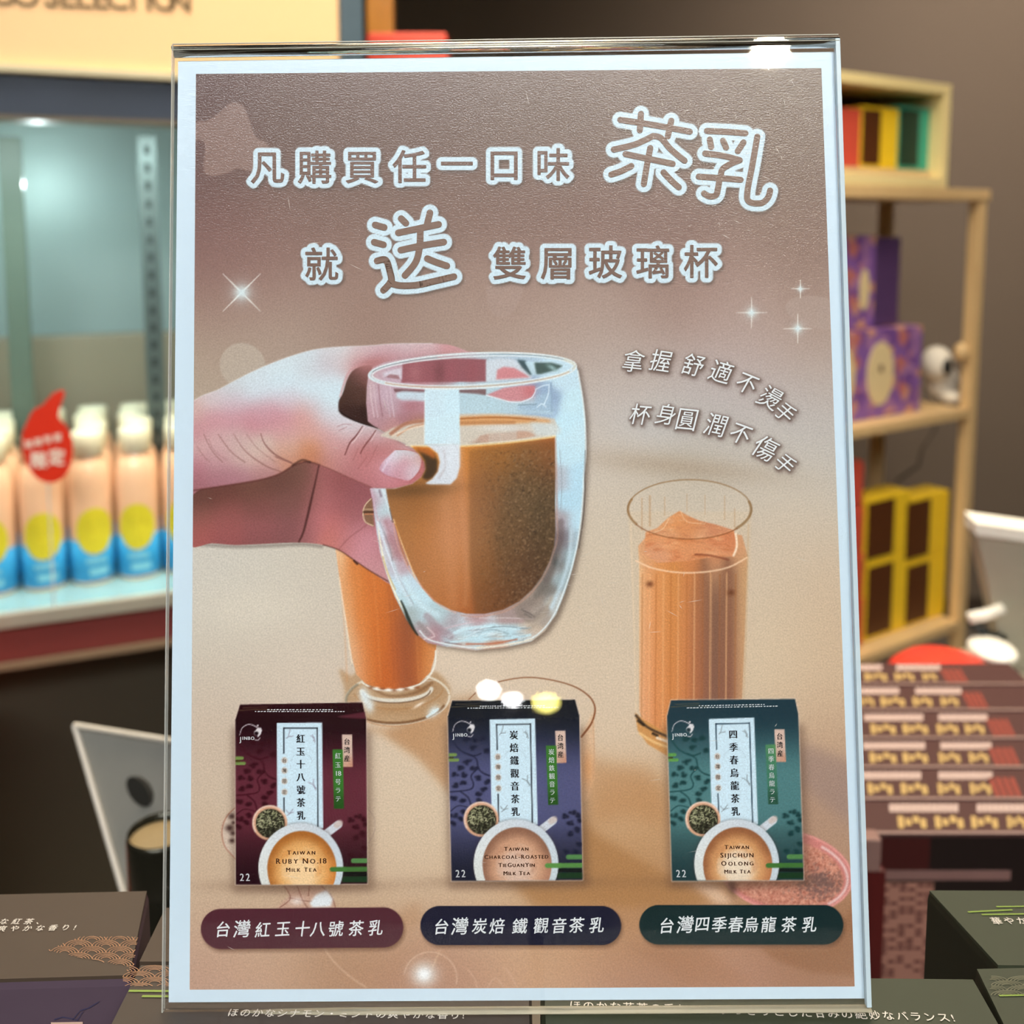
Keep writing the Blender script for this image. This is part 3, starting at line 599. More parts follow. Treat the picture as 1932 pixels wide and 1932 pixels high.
    c.line([(735,960),(741,985)], 2.4, (70,64,60), .5, 1.2)
    for q, w, cl, a in (([(806,1184),(820,1200),(800,1206)],2.4,(226,206,206),.7),([(838,1186),(870,1178),(900,1172)],3,(214,190,196),.6),([(846,1200),(880,1186),(930,1182),(980,1186)],6,(206,232,240),.8),([(850,1212),(900,1206),(960,1204),(1000,1198)],5,(196,224,234),.8),
        ([(910,1186),(950,1182),(995,1186)],2,(116,130,140),.7),([(900,1194),(930,1188),(960,1196)],1.6,(120,140,150),.6),([(880,1215),(930,1214),(975,1206)],3,(186,108,80),.8),([(905,1166),(960,1166),(1005,1168)],2,(224,208,208),.7),([(984,1150),(1000,1158),(1008,1164)],3,(90,84,84),.6),([(990,1158),(1002,1165)],3,(84,80,84),.6),([(840,1212),(870,1216)],2,(110,80,80),.6)):
        c.line(q, w, cl, a, 1.2)
    for q_, w_, cl, a_ in (([(1058,985),(1056,1030),(1046,1062),(1030,1094)],12,(112,98,98),.55),([(1052,1050),(1036,1090),(1012,1124)],12,(120,112,106),.6),([(1006,1134),(980,1150),(1000,1168),(1030,1150)],14,(140,128,120),.55),
        ([(1040,1130),(1024,1160),(1000,1186)],10,(176,162,148),.6),([(1078,1000),(1074,1050),(1060,1100),(1040,1146)],7,(200,220,230),.7),([(806,1162),(826,1184),(850,1200)],14,(166,138,144),.55),([(880,1168),(930,1172),(985,1172)],7,(184,150,150),.5),
        ([(764,1092),(776,1116),(800,1146),(826,1160)],9,(206,228,236),.7),([(742,1062),(756,1100),(776,1140)],5,(214,228,236),.7),([(790,1176),(808,1196)],8,(150,140,138),.6),([(716,990),(722,1012),(734,1048)],6,(210,222,232),.6),([(728,984),(740,1020),(756,1056)],6,(182,136,142),.6)):
        c.line(q_, w_, cl, a_, 3)
    for k in range(40):
        x = rn.uniform(856, 985); y = rn.uniform(1183, 1210); c.line([(x, y), (x + rn.uniform(8, 26), y - rn.uniform(-1, 5))], 1.6, rn.choice([(214,238,246),(150,170,180),(190,212,222),(232,240,244)]), .6, 1)
    c.blob(1050,1062,5,8,(70,72,70),.7); c.blob(1054,1062,4,22,(196,206,210),.35,15)
    # small glass rim by the palm
    c.poly([(702,940),(690,952),(685,968),(690,986),(706,994)], (132,104,78), .85, 1)
    c.line([(700,941),(689,953),(685,968),(689,984),(704,992)], 1.8, (226,206,170), .9, .8); c.line([(686,966),(704,966)], 2.6, (66,40,28), .9, .8); c.line([(686,961),(703,961)], 1.6, (222,190,150), .8, .8); c.line([(688,970),(704,970)], 1.6, (220,140,100), .8, .8)
    # ---- tea packets
    for i, P in enumerate(PACKS):
        f = packmap(i); q = P['q']; fl = P['flap']
        out = [fl[0], fl[1], q[1], q[2], q[3], q[0]]
        c.poly([(x - 6, y + 14) for x, y in (q[0], q[3])] + [(q[2][0] + 12, q[2][1] + 12), (q[1][0] + 10, q[1][1] + 20)], (96,74,62), .5, 7)
        c.blob((q[3][0] + q[2][0]) / 2, q[3][1] + 2, 105, 9, (110,84,68), .45)
        c.line(out + [out[0]], 3.5, (232,214,198), .5, 1.2, 0)
        vv = []
        for u in (450, 530, 620, 686):
            for y, k in ((1340,'fl'),(1362,'top'),(1380,'top'),(1410,'mid'),(1470,'mid'),(1540,'mid'),(1600,'mid'),(1640,'bot'),(1664,'bot')):
                col = np.array(P[k], float)
                if y == 1410: col = col * .72 + np.array(P['top']) * .28
                if y == 1600: col = col * .75
                if i == 2 and y > 1395 and y < 1600 and u < 640: col = col * 1.0
                vv.append((*f((u, y)), *col))
        rg, m = c.shade(out, vv, 24, 0, .6); pm = c.full(rg, m)
        c.line([f((452,1340)), f((500,1338)), f((520,1341))], 1.5, (120,104,72), .6, .8, clip=pm); c.line([f((460,1335)), f((506,1334))], 1.4, (130,112,80), .5, .8, clip=pm)
        if i == 0: c.poly([f(p) for p in ((636,1352),(690,1343),(691,1356),(650,1354))], (98,48,60), .9, 1)
        c.line([q[0], q[1]], 1.2, P['top'], .5, .8, 0)
        # pine tree pattern
        T = P['tree']; C1 = lambda pts, w, a=.8: c.line([f(p) for p in pts], w, T, a, .9, clip=pm)
        C1([(447,1392),(458,1412),(470,1424),(490,1432),(505,1428)], 3.4); C1([(480,1428),(496,1438),(500,1456),(510,1466),(520,1470)], 3.2); C1([(500,1455),(486,1470),(490,1486),(482,1496),(446,1500)], 3)
        C1([(466,1500),(480,1512),(486,1530),(494,1536)], 3.2); C1([(446,1536),(462,1526),(486,1532)], 2.4); C1([(512,1466),(530,1474),(536,1480)], 2)
        pr = random.Random(3)
        for x, y, r in ((478,1400,7),(496,1404,6),(510,1400,5),(492,1418,6),(514,1424,6),(480,1444,8),(466,1454,7),(492,1456,7),(456,1468,7),(474,1468,7),(500,1474,8),(516,1482,7),(532,1486,7),(456,1488,7),(470,1484,5),(508,1496,7),(500,1504,5),
                        (452,1512,6),(468,1516,6),(500,1516,6),(504,1526,5),(452,1544,7),(464,1552,6),(448,1560,6),(470,1538,5),
                        (662,1548,7),(676,1540,7),(688,1546,6),(672,1560,6),(684,1574,7),(670,1580,6),(688,1600,6),(680,1616,6),(662,1614,4),(690,1556,5)):
            if x > 523 and x < 610: continue
            for k in range(7):
                a = pr.uniform(0, 6.28); rr = r * pr.uniform(.3, .9)
                c.blob(*f((x + rr * math.cos(a), y + rr * .7 * math.sin(a))), 2.3, 1.8, [v * .85 for v in T], .8, clip=pm)
        # cloud bars
        G1 = (124,150,84) if i < 2 else (104,160,84)
        for (x0, y0, x1, y1, cl) in ((440,1427,457,1433,G1),(440,1437,461,1443,G1),(662,1620,700,1629,(92,140,84)),(626,1636,700,1645,(74,120,62) if i != 1 else (96,146,78)),(644,1654,700,1665,(34,64,40)),(440,1434,452,1437,(70,70,20))):
            c.line([f((x0 + 4, (y0 + y1) / 2)), f((x1, (y0 + y1) / 2))], y1 - y0, cl, .95, .8, 0, clip=pm)
        c.line([f((646,1649)), f((690,1650))], 7, (22,30,26), .8, 1, 0, clip=pm)
        # white panel
        pan = [f(p) for p in ((523,1364),(608.5,1363),(609.5,1563),(523,1563))]
        c.poly(pan, (206,228,240), 1, .6)
        dk = (34,38,48) if i != 2 else (40,62,78)
        for a, b in (((536,1373.5),(599.5,1373.5)),((536,1373),(536,1421)),((536,1505),(536,1556)),((599.5,1373),(599.5,1562))): c.line([f(a), f(b)], 2.4, dk, .95, .7, 0)
        for y in (1434.5,1453.5,1473.5,1494): c.blob(*f((537,y)), 5.2, 5.6, (206,186,170), .9, p=6)
        for a, b, d in (((548,1376),(545,1388),(541,1393)),((545,1390),(552,1389),(553,1388)),((587,1388),(592,1392),(595,1400)),((590,1386),(594,1394),(592,1398)),((582,1476),(590,1480),(596,1490)),((592,1470),(592,1480),(597,1488)),((540,1528),(546,1534),(553,1526)),((542,1538),(548,1534),(554,1532))):
            c.line([f(a), f(b), f(d)], 1.4, (120,128,134) if i else (140,130,150), .8, .8)
        c.line([f(p) for p in ((549,1436),(556,1425),(570,1421),(584,1426),(590,1438))], 1.2, (180,200,212), .8, .8)
        # tags
        c.shade([f(p) for p in ((646,1386),(665,1386),(666,1447),(647,1447))], [(*f((655,1390)),214,186,172),(*f((655,1420)),212,184,170),(*f((660,1444)),196,140,116),(*f((648,1440)),206,176,158)], 9)
        gt = (66,122,54) if i < 2 else (74,126,104)
        c.shade([f(p) for p in ((628,1414),(647.5,1414),(649,1526),(630,1526))], [(*f((630,1430)),*gt),(*f((646,1420)),*(gt if i < 2 else (100,150,96))),(*f((638,1480)),*gt),(*f((638,1520)),*[v * .72 for v in gt])], 14)
        # leaf bowl
        bx = 509 if i < 1 else (503 if i == 1 else 506)
        bc_ = f((bx,1552)); c.poly(ell(*bc_,33,33), (218,170,140), 1, .8); c.line(ell(*bc_,31.5,32,0,30,150,330), 3, (236,214,200), .7, 1, 0)
        rg, m = c.poly(ell(bc_[0]+1,bc_[1]+1,27.5,27.5), (46,44,36), 1, .8); lm2 = c.full(rg, m)
        for k in range(210):
            x, y = bc_[0] + pr.uniform(-26, 26), bc_[1] + pr.uniform(-26, 26); a = pr.uniform(0, 3.14); L = pr.uniform(3, 6)
            sc = 1.1 - .35 * (y - bc_[1] > 8)
            c.line([(x, y), (x + L * math.cos(a), y + L * math.sin(a))], 1.5, [v * sc for v in pr.choice([(138,140,108),(170,170,136),(104,108,80),(60,60,46),(190,186,150)])], .85, .7, 0, clip=lm2)
        # milk tea cup
        bot = f((567,1668))[1]; cl_ = c.full(*c.fillmask([[(800 if i else 400, 1500), (1700, 1500), (1700, bot - (1 if i else 0)), (400, bot + (1 if i == 0 else 0))]])) if i == 0 else c.full(*c.fillmask([[(400,1500),(1600,1500),(1600,bot-.5),(400,bot)]]))
        cx, cy = f((567,1637)); hx = f((614,1574)); hy = f((638,1556))
        c.line([hx, hy], 15, (206,212,220), 1, 1.2, 0); c.line([(hy[0] - 3, hy[1] + 1), (hy[0] + 3, hy[1] - 3)], 11, (204,186,178), .8, 2, 0)
        rg, m = c.fillmask([ell(cx, cy, 83, 86)], pad=8); sm = c.full(rg, blur(m, 2.5 / c.S)) * cl_; c.put(rg, sm[rg] * .35, (70,56,56))
        rg, m = c.fillmask([ell(cx, cy, 80, 84)]); cupm = c.full(rg, m) * cl_; sj, si = rg
        c.put(rg, cupm[rg], c.field(rg, [(cx-70,cy-20,224,228,228),(cx-40,cy-66,214,220,224),(cx,cy-80,204,212,220),(cx+45,cy-60,200,208,216),(cx+74,cy-10,206,218,226),(cx+74,cy+25,196,206,212),(cx-74,cy+25,214,216,210)], 30))
        rg, m = c.fillmask([ell(cx+2, cy+3, 65, 72)]); cof = c.full(rg, m) * cl_
        A = [(206,130,64),(240,206,160),(226,172,110)] if i == 0 else ([(176,128,104),(214,184,166),(206,160,130)] if i == 1 else [(184,122,84),(232,214,190),(214,160,110)])
        pts = []
        for a in range(0, 360, 30):
            ca, sa = math.cos(math.radians(a)), math.sin(math.radians(a))
            pts.append((cx + 2 + 62 * ca, cy + 3 + 69 * sa, *(v * (.82 if sa < -.2 or ca < -.6 else .98) for v in A[0])))
            pts.append((cx + 2 + 42 * ca, cy + 6 + 46 * sa, *A[2]))
            pts.append((cx + 2 + 20 * ca, cy + 10 + 22 * sa, *A[1]))
        pts.append((cx, cy + 8, *A[1])); c.put(rg, cof[rg], c.field(rg, pts, 9))
        for k in range(16):
            a = pr.uniform(0, 360); r0 = pr.uniform(20, 60); e = ell(cx + 2, cy + 5, r0, r0 * 1.08, 0, 8, a, a + pr.uniform(20, 60))
            c.line(e, pr.uniform(2, 5), pr.choice([A[0], A[1], A[2]]), .35, 2.5, 0, clip=cof)
        c.line(ell(cx + 2, cy + 3, 65, 72, 0, 40, 180, 360), 1.8, [v * .8 for v in A[0]], .6, 1, 0, clip=cl_)
        c.line([f((626,1640.5)), f((650,1640.5))], 9, (74,120,62) if i != 1 else (96,146,78), 1, .8, 0)
        # emblem: arc and jar
        for dx in (0,):
            c.line([f(p) for p in ((453,1386),(457,1374),(466,1367.5),(474,1367),(482,1370),(488,1374))], (1.2,1.6,1.8), (216,208,212), .9, .7)
            c.poly([f(p) for p in ((487,1373),(493,1373),(495,1378),(492,1386),(487,1391),(486,1384),(480,1381))], (232,228,230), .95, .6)
            c.blob(*f((484.5,1383)), 4.6, 4.2, (200,196,198), .8, p=6); c.blob(*f((484.5,1383.5)), 3.6, 3.4, [v * .8 for v in P['top']], .95, p=6); c.line([f((481,1395)), f((487,1396.5)), f((491,1392))], 1.6, (214,206,210), .8, .7)
        c.blob(*f((487,1369)), 1.5, 1.8, (214,206,210), .9, p=6)
    # name plates
    for (x0, x1, y0, y1, t, cl) in ((379,761,1713,1789,-3,(88,48,58)),(793,1172,1709,1783,0,(36,36,56)),(1206,1591,1707,1782,0,(28,50,52))):
        r = (y1 - y0) / 2; cy = (y0 + y1) / 2
        L = [(x0 + r, cy - t / 2), (x1 - r, cy + t / 2)]
        c.line([(a + 3, b + 5) for a, b in L], y1 - y0, (96,70,54), .6, 5, 0)
        c.line(L, y1 - y0, cl, 1, .7, 0)
    # sparks
    def spark(x, y, r, rot, b):
        for k in range(4):
            a = math.radians(rot + 90 * k)
            c.line([(x, y), (x + r * .5 * math.cos(a), y + r * .5 * math.sin(a)), (x + r * math.cos(a), y + r * math.sin(a))], (4.5 * b, 2 * b, .6), (236,232,224), .9, .9)
        c.blob(x, y, r * .16, r * .16, (214,232,236), .95); c.blob(x, y, r * .3, r * .3, (206,216,216), .45)
    spark(456,552,50,45,1); spark(1418,590,29,0,.8); spark(1510,545,17,0,.6); spark(1505,620,27,0,.8)
    g = c.C / 255                                   # press curve: a touch more contrast in the darks
    c.C = np.clip(g * 1.03 - .035 * (1 - g) ** 2 * 1.6 - .012, 0.012, 1).astype(np.float32) * 255
    return c

# ================================================================ THE POSTER IN ITS ACRYLIC HOLDER
# pose of the sheet relative to the camera: 9.6 degrees lean, all but square to the lens
def rotm(a, b, c_):
    return Matrix.Rotation(c_, 3, 'Z') @ Matrix.Rotation(b, 3, 'Y') @ Matrix.Rotation(a, 3, 'X')
Rc = Matrix(((1, 0, 0), (0, SP, -CP), (0, CP, SP)))           # camera axes (right, up, back) in the room
PR = Rc @ rotm(math.radians(-3.58137), math.radians(-.534), math.radians(.682))
PT = CAM + Rc @ Vector((-.00062625, -.05780926, -.30661658))
PW, PH = .210, .29050
PM = Matrix.Translation(PT) @ PR.to_4x4()
PN = np.array(PR.col[2]); PU = np.array(PR.col[0]); PV = np.array(PR.col[1]); PO = np.array(PT)
def Q(pts, z=0.):
    """print raster position -> place on the sheet (sheet coordinates, metres)"""
    p = np.asarray(pts, float).reshape(-1, 2)
    x, y = (p[:, 0] - CX) / FOC, (CY - p[:, 1]) / FOC
    d = np.stack([x, y * SP + CP, y * CP - SP], 1); o = np.array(CAM)
    t = ((PO - o) @ PN) / (d @ PN); h = o + d * t[:, None] - PO
    return np.stack([h @ PU, h @ PV, np.full(len(p), z)], 1)

def flatmesh(name, V, F, m, parent, **k):
    me = bpy.data.meshes.new(name); me.from_pydata([tuple(v) for v in V], [], F); me.update(); me.materials.append(m)
    o = bpy.data.objects.new(name, me); col.objects.link(o); o.parent = parent
    return tag(o, **k)
def ink(name, rgb):
    """printed ink under a satin laminate"""
    if name in MATS: return MATS[name]
    m = bpy.data.materials.new(name); m.use_nodes = True; b = m.node_tree.nodes['Principled BSDF']
    n = m.node_tree.nodes.new('ShaderNodeTexNoise'); n.inputs['Scale'].default_value = 2000
    tc = m.node_tree.nodes.new('ShaderNodeTexCoord'); m.node_tree.links.new(tc.outputs['Object'], n.inputs['Vector'])
    laminate(m, b, n)
    b.inputs['Base Color'].default_value = (*lin(rgb), 1)
    MATS[name] = m; return m
def laminate(m, b, n):
    b.inputs['Roughness'].default_value = .55; b.inputs['Specular IOR Level'].default_value = .05
    b.inputs['Coat Weight'].default_value = 1; b.inputs['Coat Roughness'].default_value = .25; b.inputs['Coat IOR'].default_value = 1.5
    bp = m.node_tree.nodes.new('ShaderNodeBump'); bp.inputs['Strength'].default_value = .7; bp.inputs['Distance'].default_value = .00015
    m.node_tree.links.new(n.outputs['Fac'], bp.inputs['Height']); m.node_tree.links.new(bp.outputs[0], b.inputs['Coat Normal'])
LAY = .00003
poster = empty('poster', label='printed tea promotion poster with a hand holding a double-walled glass cup', cat='poster')
poster.matrix_world = PM
PAPER = ink('paper', (208, 227, 240))
MB().box((-PW/2, -PH/2, -.0004), (PW/2, PH/2, 0)).build('paper_sheet', PAPER, poster, label='pale bluish white paper sheet with an even border')

canvas = paint_print(1.65)
# soft shade of the lettering goes into the print before it is laid down
SHADE = []
def lettershade(P, T): SHADE.append((P, T))

# texts: (character, x, y, size, rotation)
HEAD1 = list(zip('凡購買任一口味', (505,594,683,773,862,951,1043), (316,316,315.5,315,310,311,311), (66,66,66,66,64,66,66)))
HEAD2 = list(zip('就雙層玻璃杯', (606.5,961.6,1052,1142,1232,1322), (499,497,497,495,495,494), (66,)*6))
def zz(ox, oy, k, pts): return [(ox + x * k, oy + y * k) for x, y in pts]
BIG = {
 '送': [zz(420,180,.3623,p) for p in ([(795,675),(842,688)],[(790,765),(838,778)],[(805,862),(850,858),(872,920),(880,965),(862,990),(838,1015)],[(872,975),(920,990),(1010,988),(1110,966),(1205,944)],
        [(930,642),(955,666)],[(1080,612),(1062,685)],[(915,716),(1020,694),(1125,672)],[(1030,700),(1026,790),(1005,870),(950,938)],[(928,806),(1040,782),(1152,764)],[(1066,850),(1110,868),(1168,888)])],
 '茶': [zz(1080,180,.2692,p) for p in ([(335,172),(580,210),(822,255)],[(480,130),(472,245)],[(692,178),(668,288)],[(290,380),(420,350),(500,318),(565,285)],[(565,285),(620,300),(690,380),(785,458)],
        [(372,412),(530,445),(702,480)],[(545,370),(520,500),(500,622)],[(272,555),(345,530),(412,495)],[(638,540),(690,595),(745,645)])],
 '乳': [zz(1080,180,.2692,p) for p in ([(942,250),(1080,256),(1212,266)],[(962,310),(972,362)],[(1055,318),(1076,366)],[(1198,330),(1158,392)],[(930,408),(1060,425),(1172,455)],[(1172,455),(1110,480),(1050,520),(1040,570)],
        [(885,570),(1030,580),(1178,592)],[(1030,590),(1020,650),(1005,700),(960,708),(922,688)],[(1295,290),(1262,480),(1225,680),(1238,745),(1320,756),(1368,720),(1385,668)])]}
HAND1 = list(zip('拿握舒適不燙手', (1195,1247,1308,1360,1409,1453,1481), (682,681,689,702,723,751,778), (48,48,48,50,46,50,42), (6,8,12,16,22,28,42)))
HAND2 = list(zip('杯身圓潤不傷手', (1208,1257,1296,1351,1397,1444,1481), (782,782,791,802,818,846,875), (46,46,50,50,46,52,42), (5,8,6,12,20,26,42)))
PLATES = [('台灣紅玉十八號茶乳', (421,454,495,535,573,611,650,688,724)[:9], 1753, 35), None, None]
PLATES = [list(zip('台灣紅玉十八號茶乳', (421,457,496,534,571,600,634,672,709), (1753,1752,1754,1752,1752,1752,1752,1751,1750))),
          list(zip('台灣炭焙鐵觀音茶乳', (833,868,905,938,981,1021,1055,1088,1126), (1748,1747,1747,1747,1747,1746,1746,1745,1745))),
          list(zip('台灣四季春烏龍茶乳', (1258,1293,1325,1357,1388,1417,1450,1488,1527), (1746,1744,1743,1744,1744,1744,1744,1744,1744)))]

def strokeset(pts_edges, wd, n=10):
    """round-ended bands of half width wd along edges (flat)"""
    V = []; F = []
    for a, b in pts_edges:
        a = np.asarray(a, float); b = np.asarray(b, float); d = b - a; L = np.hypot(*d)
        if L > 1e-6:
            p = np.array([-d[1], d[0]]) / L * wd; k = len(V); V += [a + p, b + p, b - p, a - p]; F.append((k, k + 1, k + 2, k + 3))
    seen = set()
    for e in pts_edges:
        for a in e:
            key = (round(a[0], 2), round(a[1], 2))
            if key in seen: continue
            seen.add(key); k = len(V)
            V += [np.array([a[0] + wd * math.cos(2*math.pi*i/n), a[1] + wd * math.sin(2*math.pi*i/n)]) for i in range(n)]; F.append(tuple(range(k, k + n)))
    return np.array(V), F
def merge(sets):
    V = []; F = []; n = 0
    for P, T in sets:
        if len(P) == 0: continue
        V.append(P); F += [tuple(i + n for i in t) for t in T]; n += len(P)
    return np.concatenate(V), F
def rings(polys):
    out = []
    for pl in polys:
        c_ = curve(pl, False, 6) if len(pl) > 2 else np.array(pl, float)
        out += list(zip(c_[:-1], c_[1:]))
    return out
WHITE = ink('white_ink', (208, 228, 238)); BROWN = ink('brown_ink', (122, 96, 84)); PWHITE = ink('bright_white_ink', (232, 236, 238))
BLACK = ink('black_ink', (26, 26, 34)); COCOA = ink('cocoa_ink', (86, 54, 38))
def lay(sets, z, name, m, **k):
    # neighbouring strokes lie a hair above one another, like overlapping ink
    V, F = merge(sets); Z = np.zeros(len(V)); n = 0; j = 0
    for P, T in sets:
        if len(P) == 0: continue
        cnt = np.bincount([i for t in T for i in t], minlength=len(P))
        if cnt.max() <= 1:
            for t in T: Z[[n + i for i in t]] = 1 + j % 23; j += 1
        n += len(P)
    o = Q(V, z); o[:, 2] += Z * 7e-7
    return flatmesh(name, o, F, m, poster, **k)
# headline
outl = []; fill = []
for row in (HEAD1, HEAD2):
    for ch, x, y, s_ in row:
        P, T, E = place(ch, x, y, s_); fill.append((P, T)); so = strokeset([(P[a], P[b]) for a, b in E], 9.6, 9); outl.append(so); outl.append((P, T))
        fill.append(strokeset([(P[a], P[b]) for a, b in E], .9, 6))
bigo = []; bigf = []
for ch, pl in BIG.items():
    e = rings(pl); ww = 6.3 if ch == '送' else 5.8
    bigo.append(strokeset(e, ww + 9.4, 14)); bigf.append(strokeset(e, ww, 14))
for st in outl + bigo: lettershade(*st)
# hand-written slogans
hs = []; hshade = []
for row in (HAND1, HAND2):
    for ch, x, y, s_, r in row:
        P, T, E = place(ch, x, y, s_ * .93, r, .93, .14); hs.append((P, T)); hshade.append(strokeset([(P[a], P[b]) for a, b in E], 2.2, 6))
def softprint(sets, dx, dy, sig, colr, a):
    c = canvas; full = np.zeros((c.H, c.W), np.float32)
    for P, T in sets:
        for t in T:
            q = P[list(t)] + (dx, dy)
            if q[:, 0].max() - q[:, 0].min() < 1e-3: continue
            reg, m = c.fillmask([q], sub=2); full[reg] = np.maximum(full[reg], m) if len(t) > 5 else np.clip(full[reg] + m, 0, 1)
    full = blur(full, sig / c.S); c.C[:] = c.C * (1 - full[..., None] * a) + np.array(colr, np.float32) * full[..., None] * a
softprint(outl + bigo, 2.5, 4, 3.2, (84, 70, 62), .75)
softprint(hshade, 1, 2, 2.2, (92, 72, 64), .85); softprint(hshade, 4, 5, 4.5, (104, 86, 78), .5)

# the white surround of the headline is flat ink in the picture
def inkedges(edges, wd, colr):
    c = canvas; full = np.zeros((c.H, c.W), np.float32)
    for a, b_ in edges:
        sj, si = c.box([a, b_], wd + 3); X = c.gx[si][None, :]; Y = c.gy[sj][:, None]
        dx, dy = b_[0] - a[0], b_[1] - a[1]; t = np.clip(((X - a[0]) * dx + (Y - a[1]) * dy) / (dx * dx + dy * dy + 1e-9), 0, 1)
        d = np.hypot(X - a[0] - t * dx, Y - a[1] - t * dy); full[sj, si] = np.maximum(full[sj, si], np.clip((wd - d) / 1.3 + .5, 0, 1))
    c.C[:] = c.C * (1 - full[..., None]) + np.array(colr, np.float32) * full[..., None]
hedge = []
for row in (HEAD1, HEAD2):
    for ch, x, y, s_ in row:
        P, T, E = place(ch, x, y, s_); hedge += [(P[a], P[b]) for a, b in E]
inkedges(hedge, 9.6, (208, 228, 238))
for ch, pl_ in BIG.items(): inkedges(rings(pl_), (6.3 if ch == '送' else 5.8) + 9.6, (208, 228, 238))

# the picture itself: one fine sheet of ink dots
def picture():
    c = canvas; X, Y = np.meshgrid(c.gx, c.gy); H, W_ = X.shape
    # squeeze the raster exactly onto the printed area of the sheet (its corners)
    TL, TR, BR, BL = map(np.array, ((369.8, 139.6), (1550, 128.5), (1612.6, 1861), (358, 1867)))
    # keep raster positions; clip by snapping outside points onto the border
    v = (Y - 139.6) / (1867 - 139.6)
    for _ in range(3):
        xl = TL[0] + (BL[0] - TL[0]) * v; xr = TR[0] + (BR[0] - TR[0]) * v
        Xc = np.clip(X, xl, xr); u = (Xc - xl) / (xr - xl)
        yt = TL[1] + (TR[1] - TL[1]) * u; yb = BL[1] + (BR[1] - BL[1]) * u
        Yc = np.clip(Y, yt, yb); v = (Yc - 139.6) / (1867 - 139.6)
    P = Q(np.stack([Xc.ravel(), Yc.ravel()], 1), LAY * 2)
    idx = np.arange(H * W_).reshape(H, W_)
    quads = np.stack([idx[1:, :-1], idx[1:, 1:], idx[:-1, 1:], idx[:-1, :-1]], -1).reshape(-1, 4)
    p = P[quads]; area = np.abs(np.cross(p[:, 2, :2] - p[:, 0, :2], p[:, 3, :2] - p[:, 1, :2]))
    quads = quads[area > 1e-10]
    used = np.zeros(len(P), bool); used[quads.ravel()] = True; re = np.cumsum(used) - 1
    P = P[used]; quads = re[quads]; C = c.C.reshape(-1, 3)[used] / 255
    me = bpy.data.meshes.new('picture'); me.vertices.add(len(P)); me.vertices.foreach_set('co', P.astype(np.float32).ravel())
    n = len(quads); me.loops.add(n * 4); me.polygons.add(n)
    me.loops.foreach_set('vertex_index', quads.astype(np.int32).ravel()); me.polygons.foreach_set('loop_start', np.arange(0, n * 4, 4, dtype=np.int32))
    me.update(calc_edges=True)
    L = np.where(C <= .04045, C / 12.92, ((C + .055) / 1.055) ** 2.4)
    at = me.color_attributes.new('ink', 'FLOAT_COLOR', 'POINT'); at.data.foreach_set('color', np.concatenate([L, np.ones((len(L), 1))], 1).astype(np.float32).ravel())
    m = bpy.data.materials.new('printed_picture'); m.use_nodes = True; nt = m.node_tree; b = nt.nodes['Principled BSDF']
    a = nt.nodes.new('ShaderNodeVertexColor'); a.layer_name = 'ink'
    tc = nt.nodes.new('ShaderNodeTexCoord'); nz = nt.nodes.new('ShaderNodeTexNoise'); nz.inputs['Scale'].default_value = 2000; nz.inputs['Detail'].default_value = 2
    nt.links.new(tc.outputs['Object'], nz.inputs['Vector'])
    mr = nt.nodes.new('ShaderNodeMapRange'); mr.inputs[3].default_value = .86; mr.inputs[4].default_value = 1.14; mr.inputs[1].default_value = .25; mr.inputs[2].default_value = .75
    vm = nt.nodes.new('ShaderNodeVectorMath'); vm.operation = 'SCALE'
    nt.links.new(nz.outputs['Fac'], mr.inputs[0]); nt.links.new(a.outputs[0], vm.inputs[0]); nt.links.new(mr.outputs[0], vm.inputs['Scale'])
    nt.links.new(vm.outputs[0], b.inputs['Base Color']); laminate(m, b, nz)
    me.materials.append(m); o = bpy.data.objects.new('picture', me); col.objects.link(o); o.parent = poster
    tag(o, label='printed picture of a hand, milk tea glasses and three tea packets')
picture()
lay(fill, LAY * 6, 'headline_lettering', BROWN)
lay(bigf, LAY * 6, 'large_lettering', ink('tan_ink', (132, 106, 92)))
lay(hs, LAY * 5, 'slogan_lettering', PWHITE)
pl = []
for row in PLATES:
    for ch, x, y in row:
        P, T, E = place(ch, x, y, 31 if ch != '灣' else 35, -3, .95, .18); pl.append((P, T)); pl.append(strokeset([(P[a], P[b]) for a, b in E], .3, 4))
lay(pl, LAY * 5, 'name_plate_lettering', PWHITE)
# packet lettering
dk, wt, gr, co = [], [], [], []
def put(dst, f, ch, x, y, s_, sx=1., rep=(0,), box=False):
    for r in rep:
        P, T, E = place(ch, 0, 0, 1, 0, sx, 0, -1, 'box' if box else None)
        if len(P) == 0: return
        P = P * s_ + (x + r, y); dst.append((np.array([f(p) for p in P]), T))
def smallcaps(f, words, cx, cy, big, small, track=1.06):
    adv = []; tot = 0
    seq = []
    for wi, wd in enumerate(words.split(' ')):
        if wi: seq.append((' ', small))
        for k, ch in enumerate(wd):
            seq.append((ch.upper(), big if ch.isupper() or not ch.isalpha() else small))
    for ch, s_ in seq:
        P = glyph(ch)[0]; wdt = (P[:, 0].max() - P[:, 0].min() + .20) * s_ * track if len(P) else .42 * s_
        adv.append(wdt); tot += wdt
    x = cx - tot / 2
    for (ch, s_), a in zip(seq, adv):
        P, T, E = glyph(ch)
        if len(P):
            q = np.stack([x + a / 2 + (P[:, 0] - (P[:, 0].max() + P[:, 0].min()) / 2) * s_, cy + big * .34 - P[:, 1] * s_], 1)
            for r in (-.4, 0, .4): co.append((np.array([f(p + (r, 0)) for p in q]), T))
        x += a
TITLES = ['紅玉十八號茶乳', '炭焙鐵觀音茶乳', '四季春烏龍茶乳']
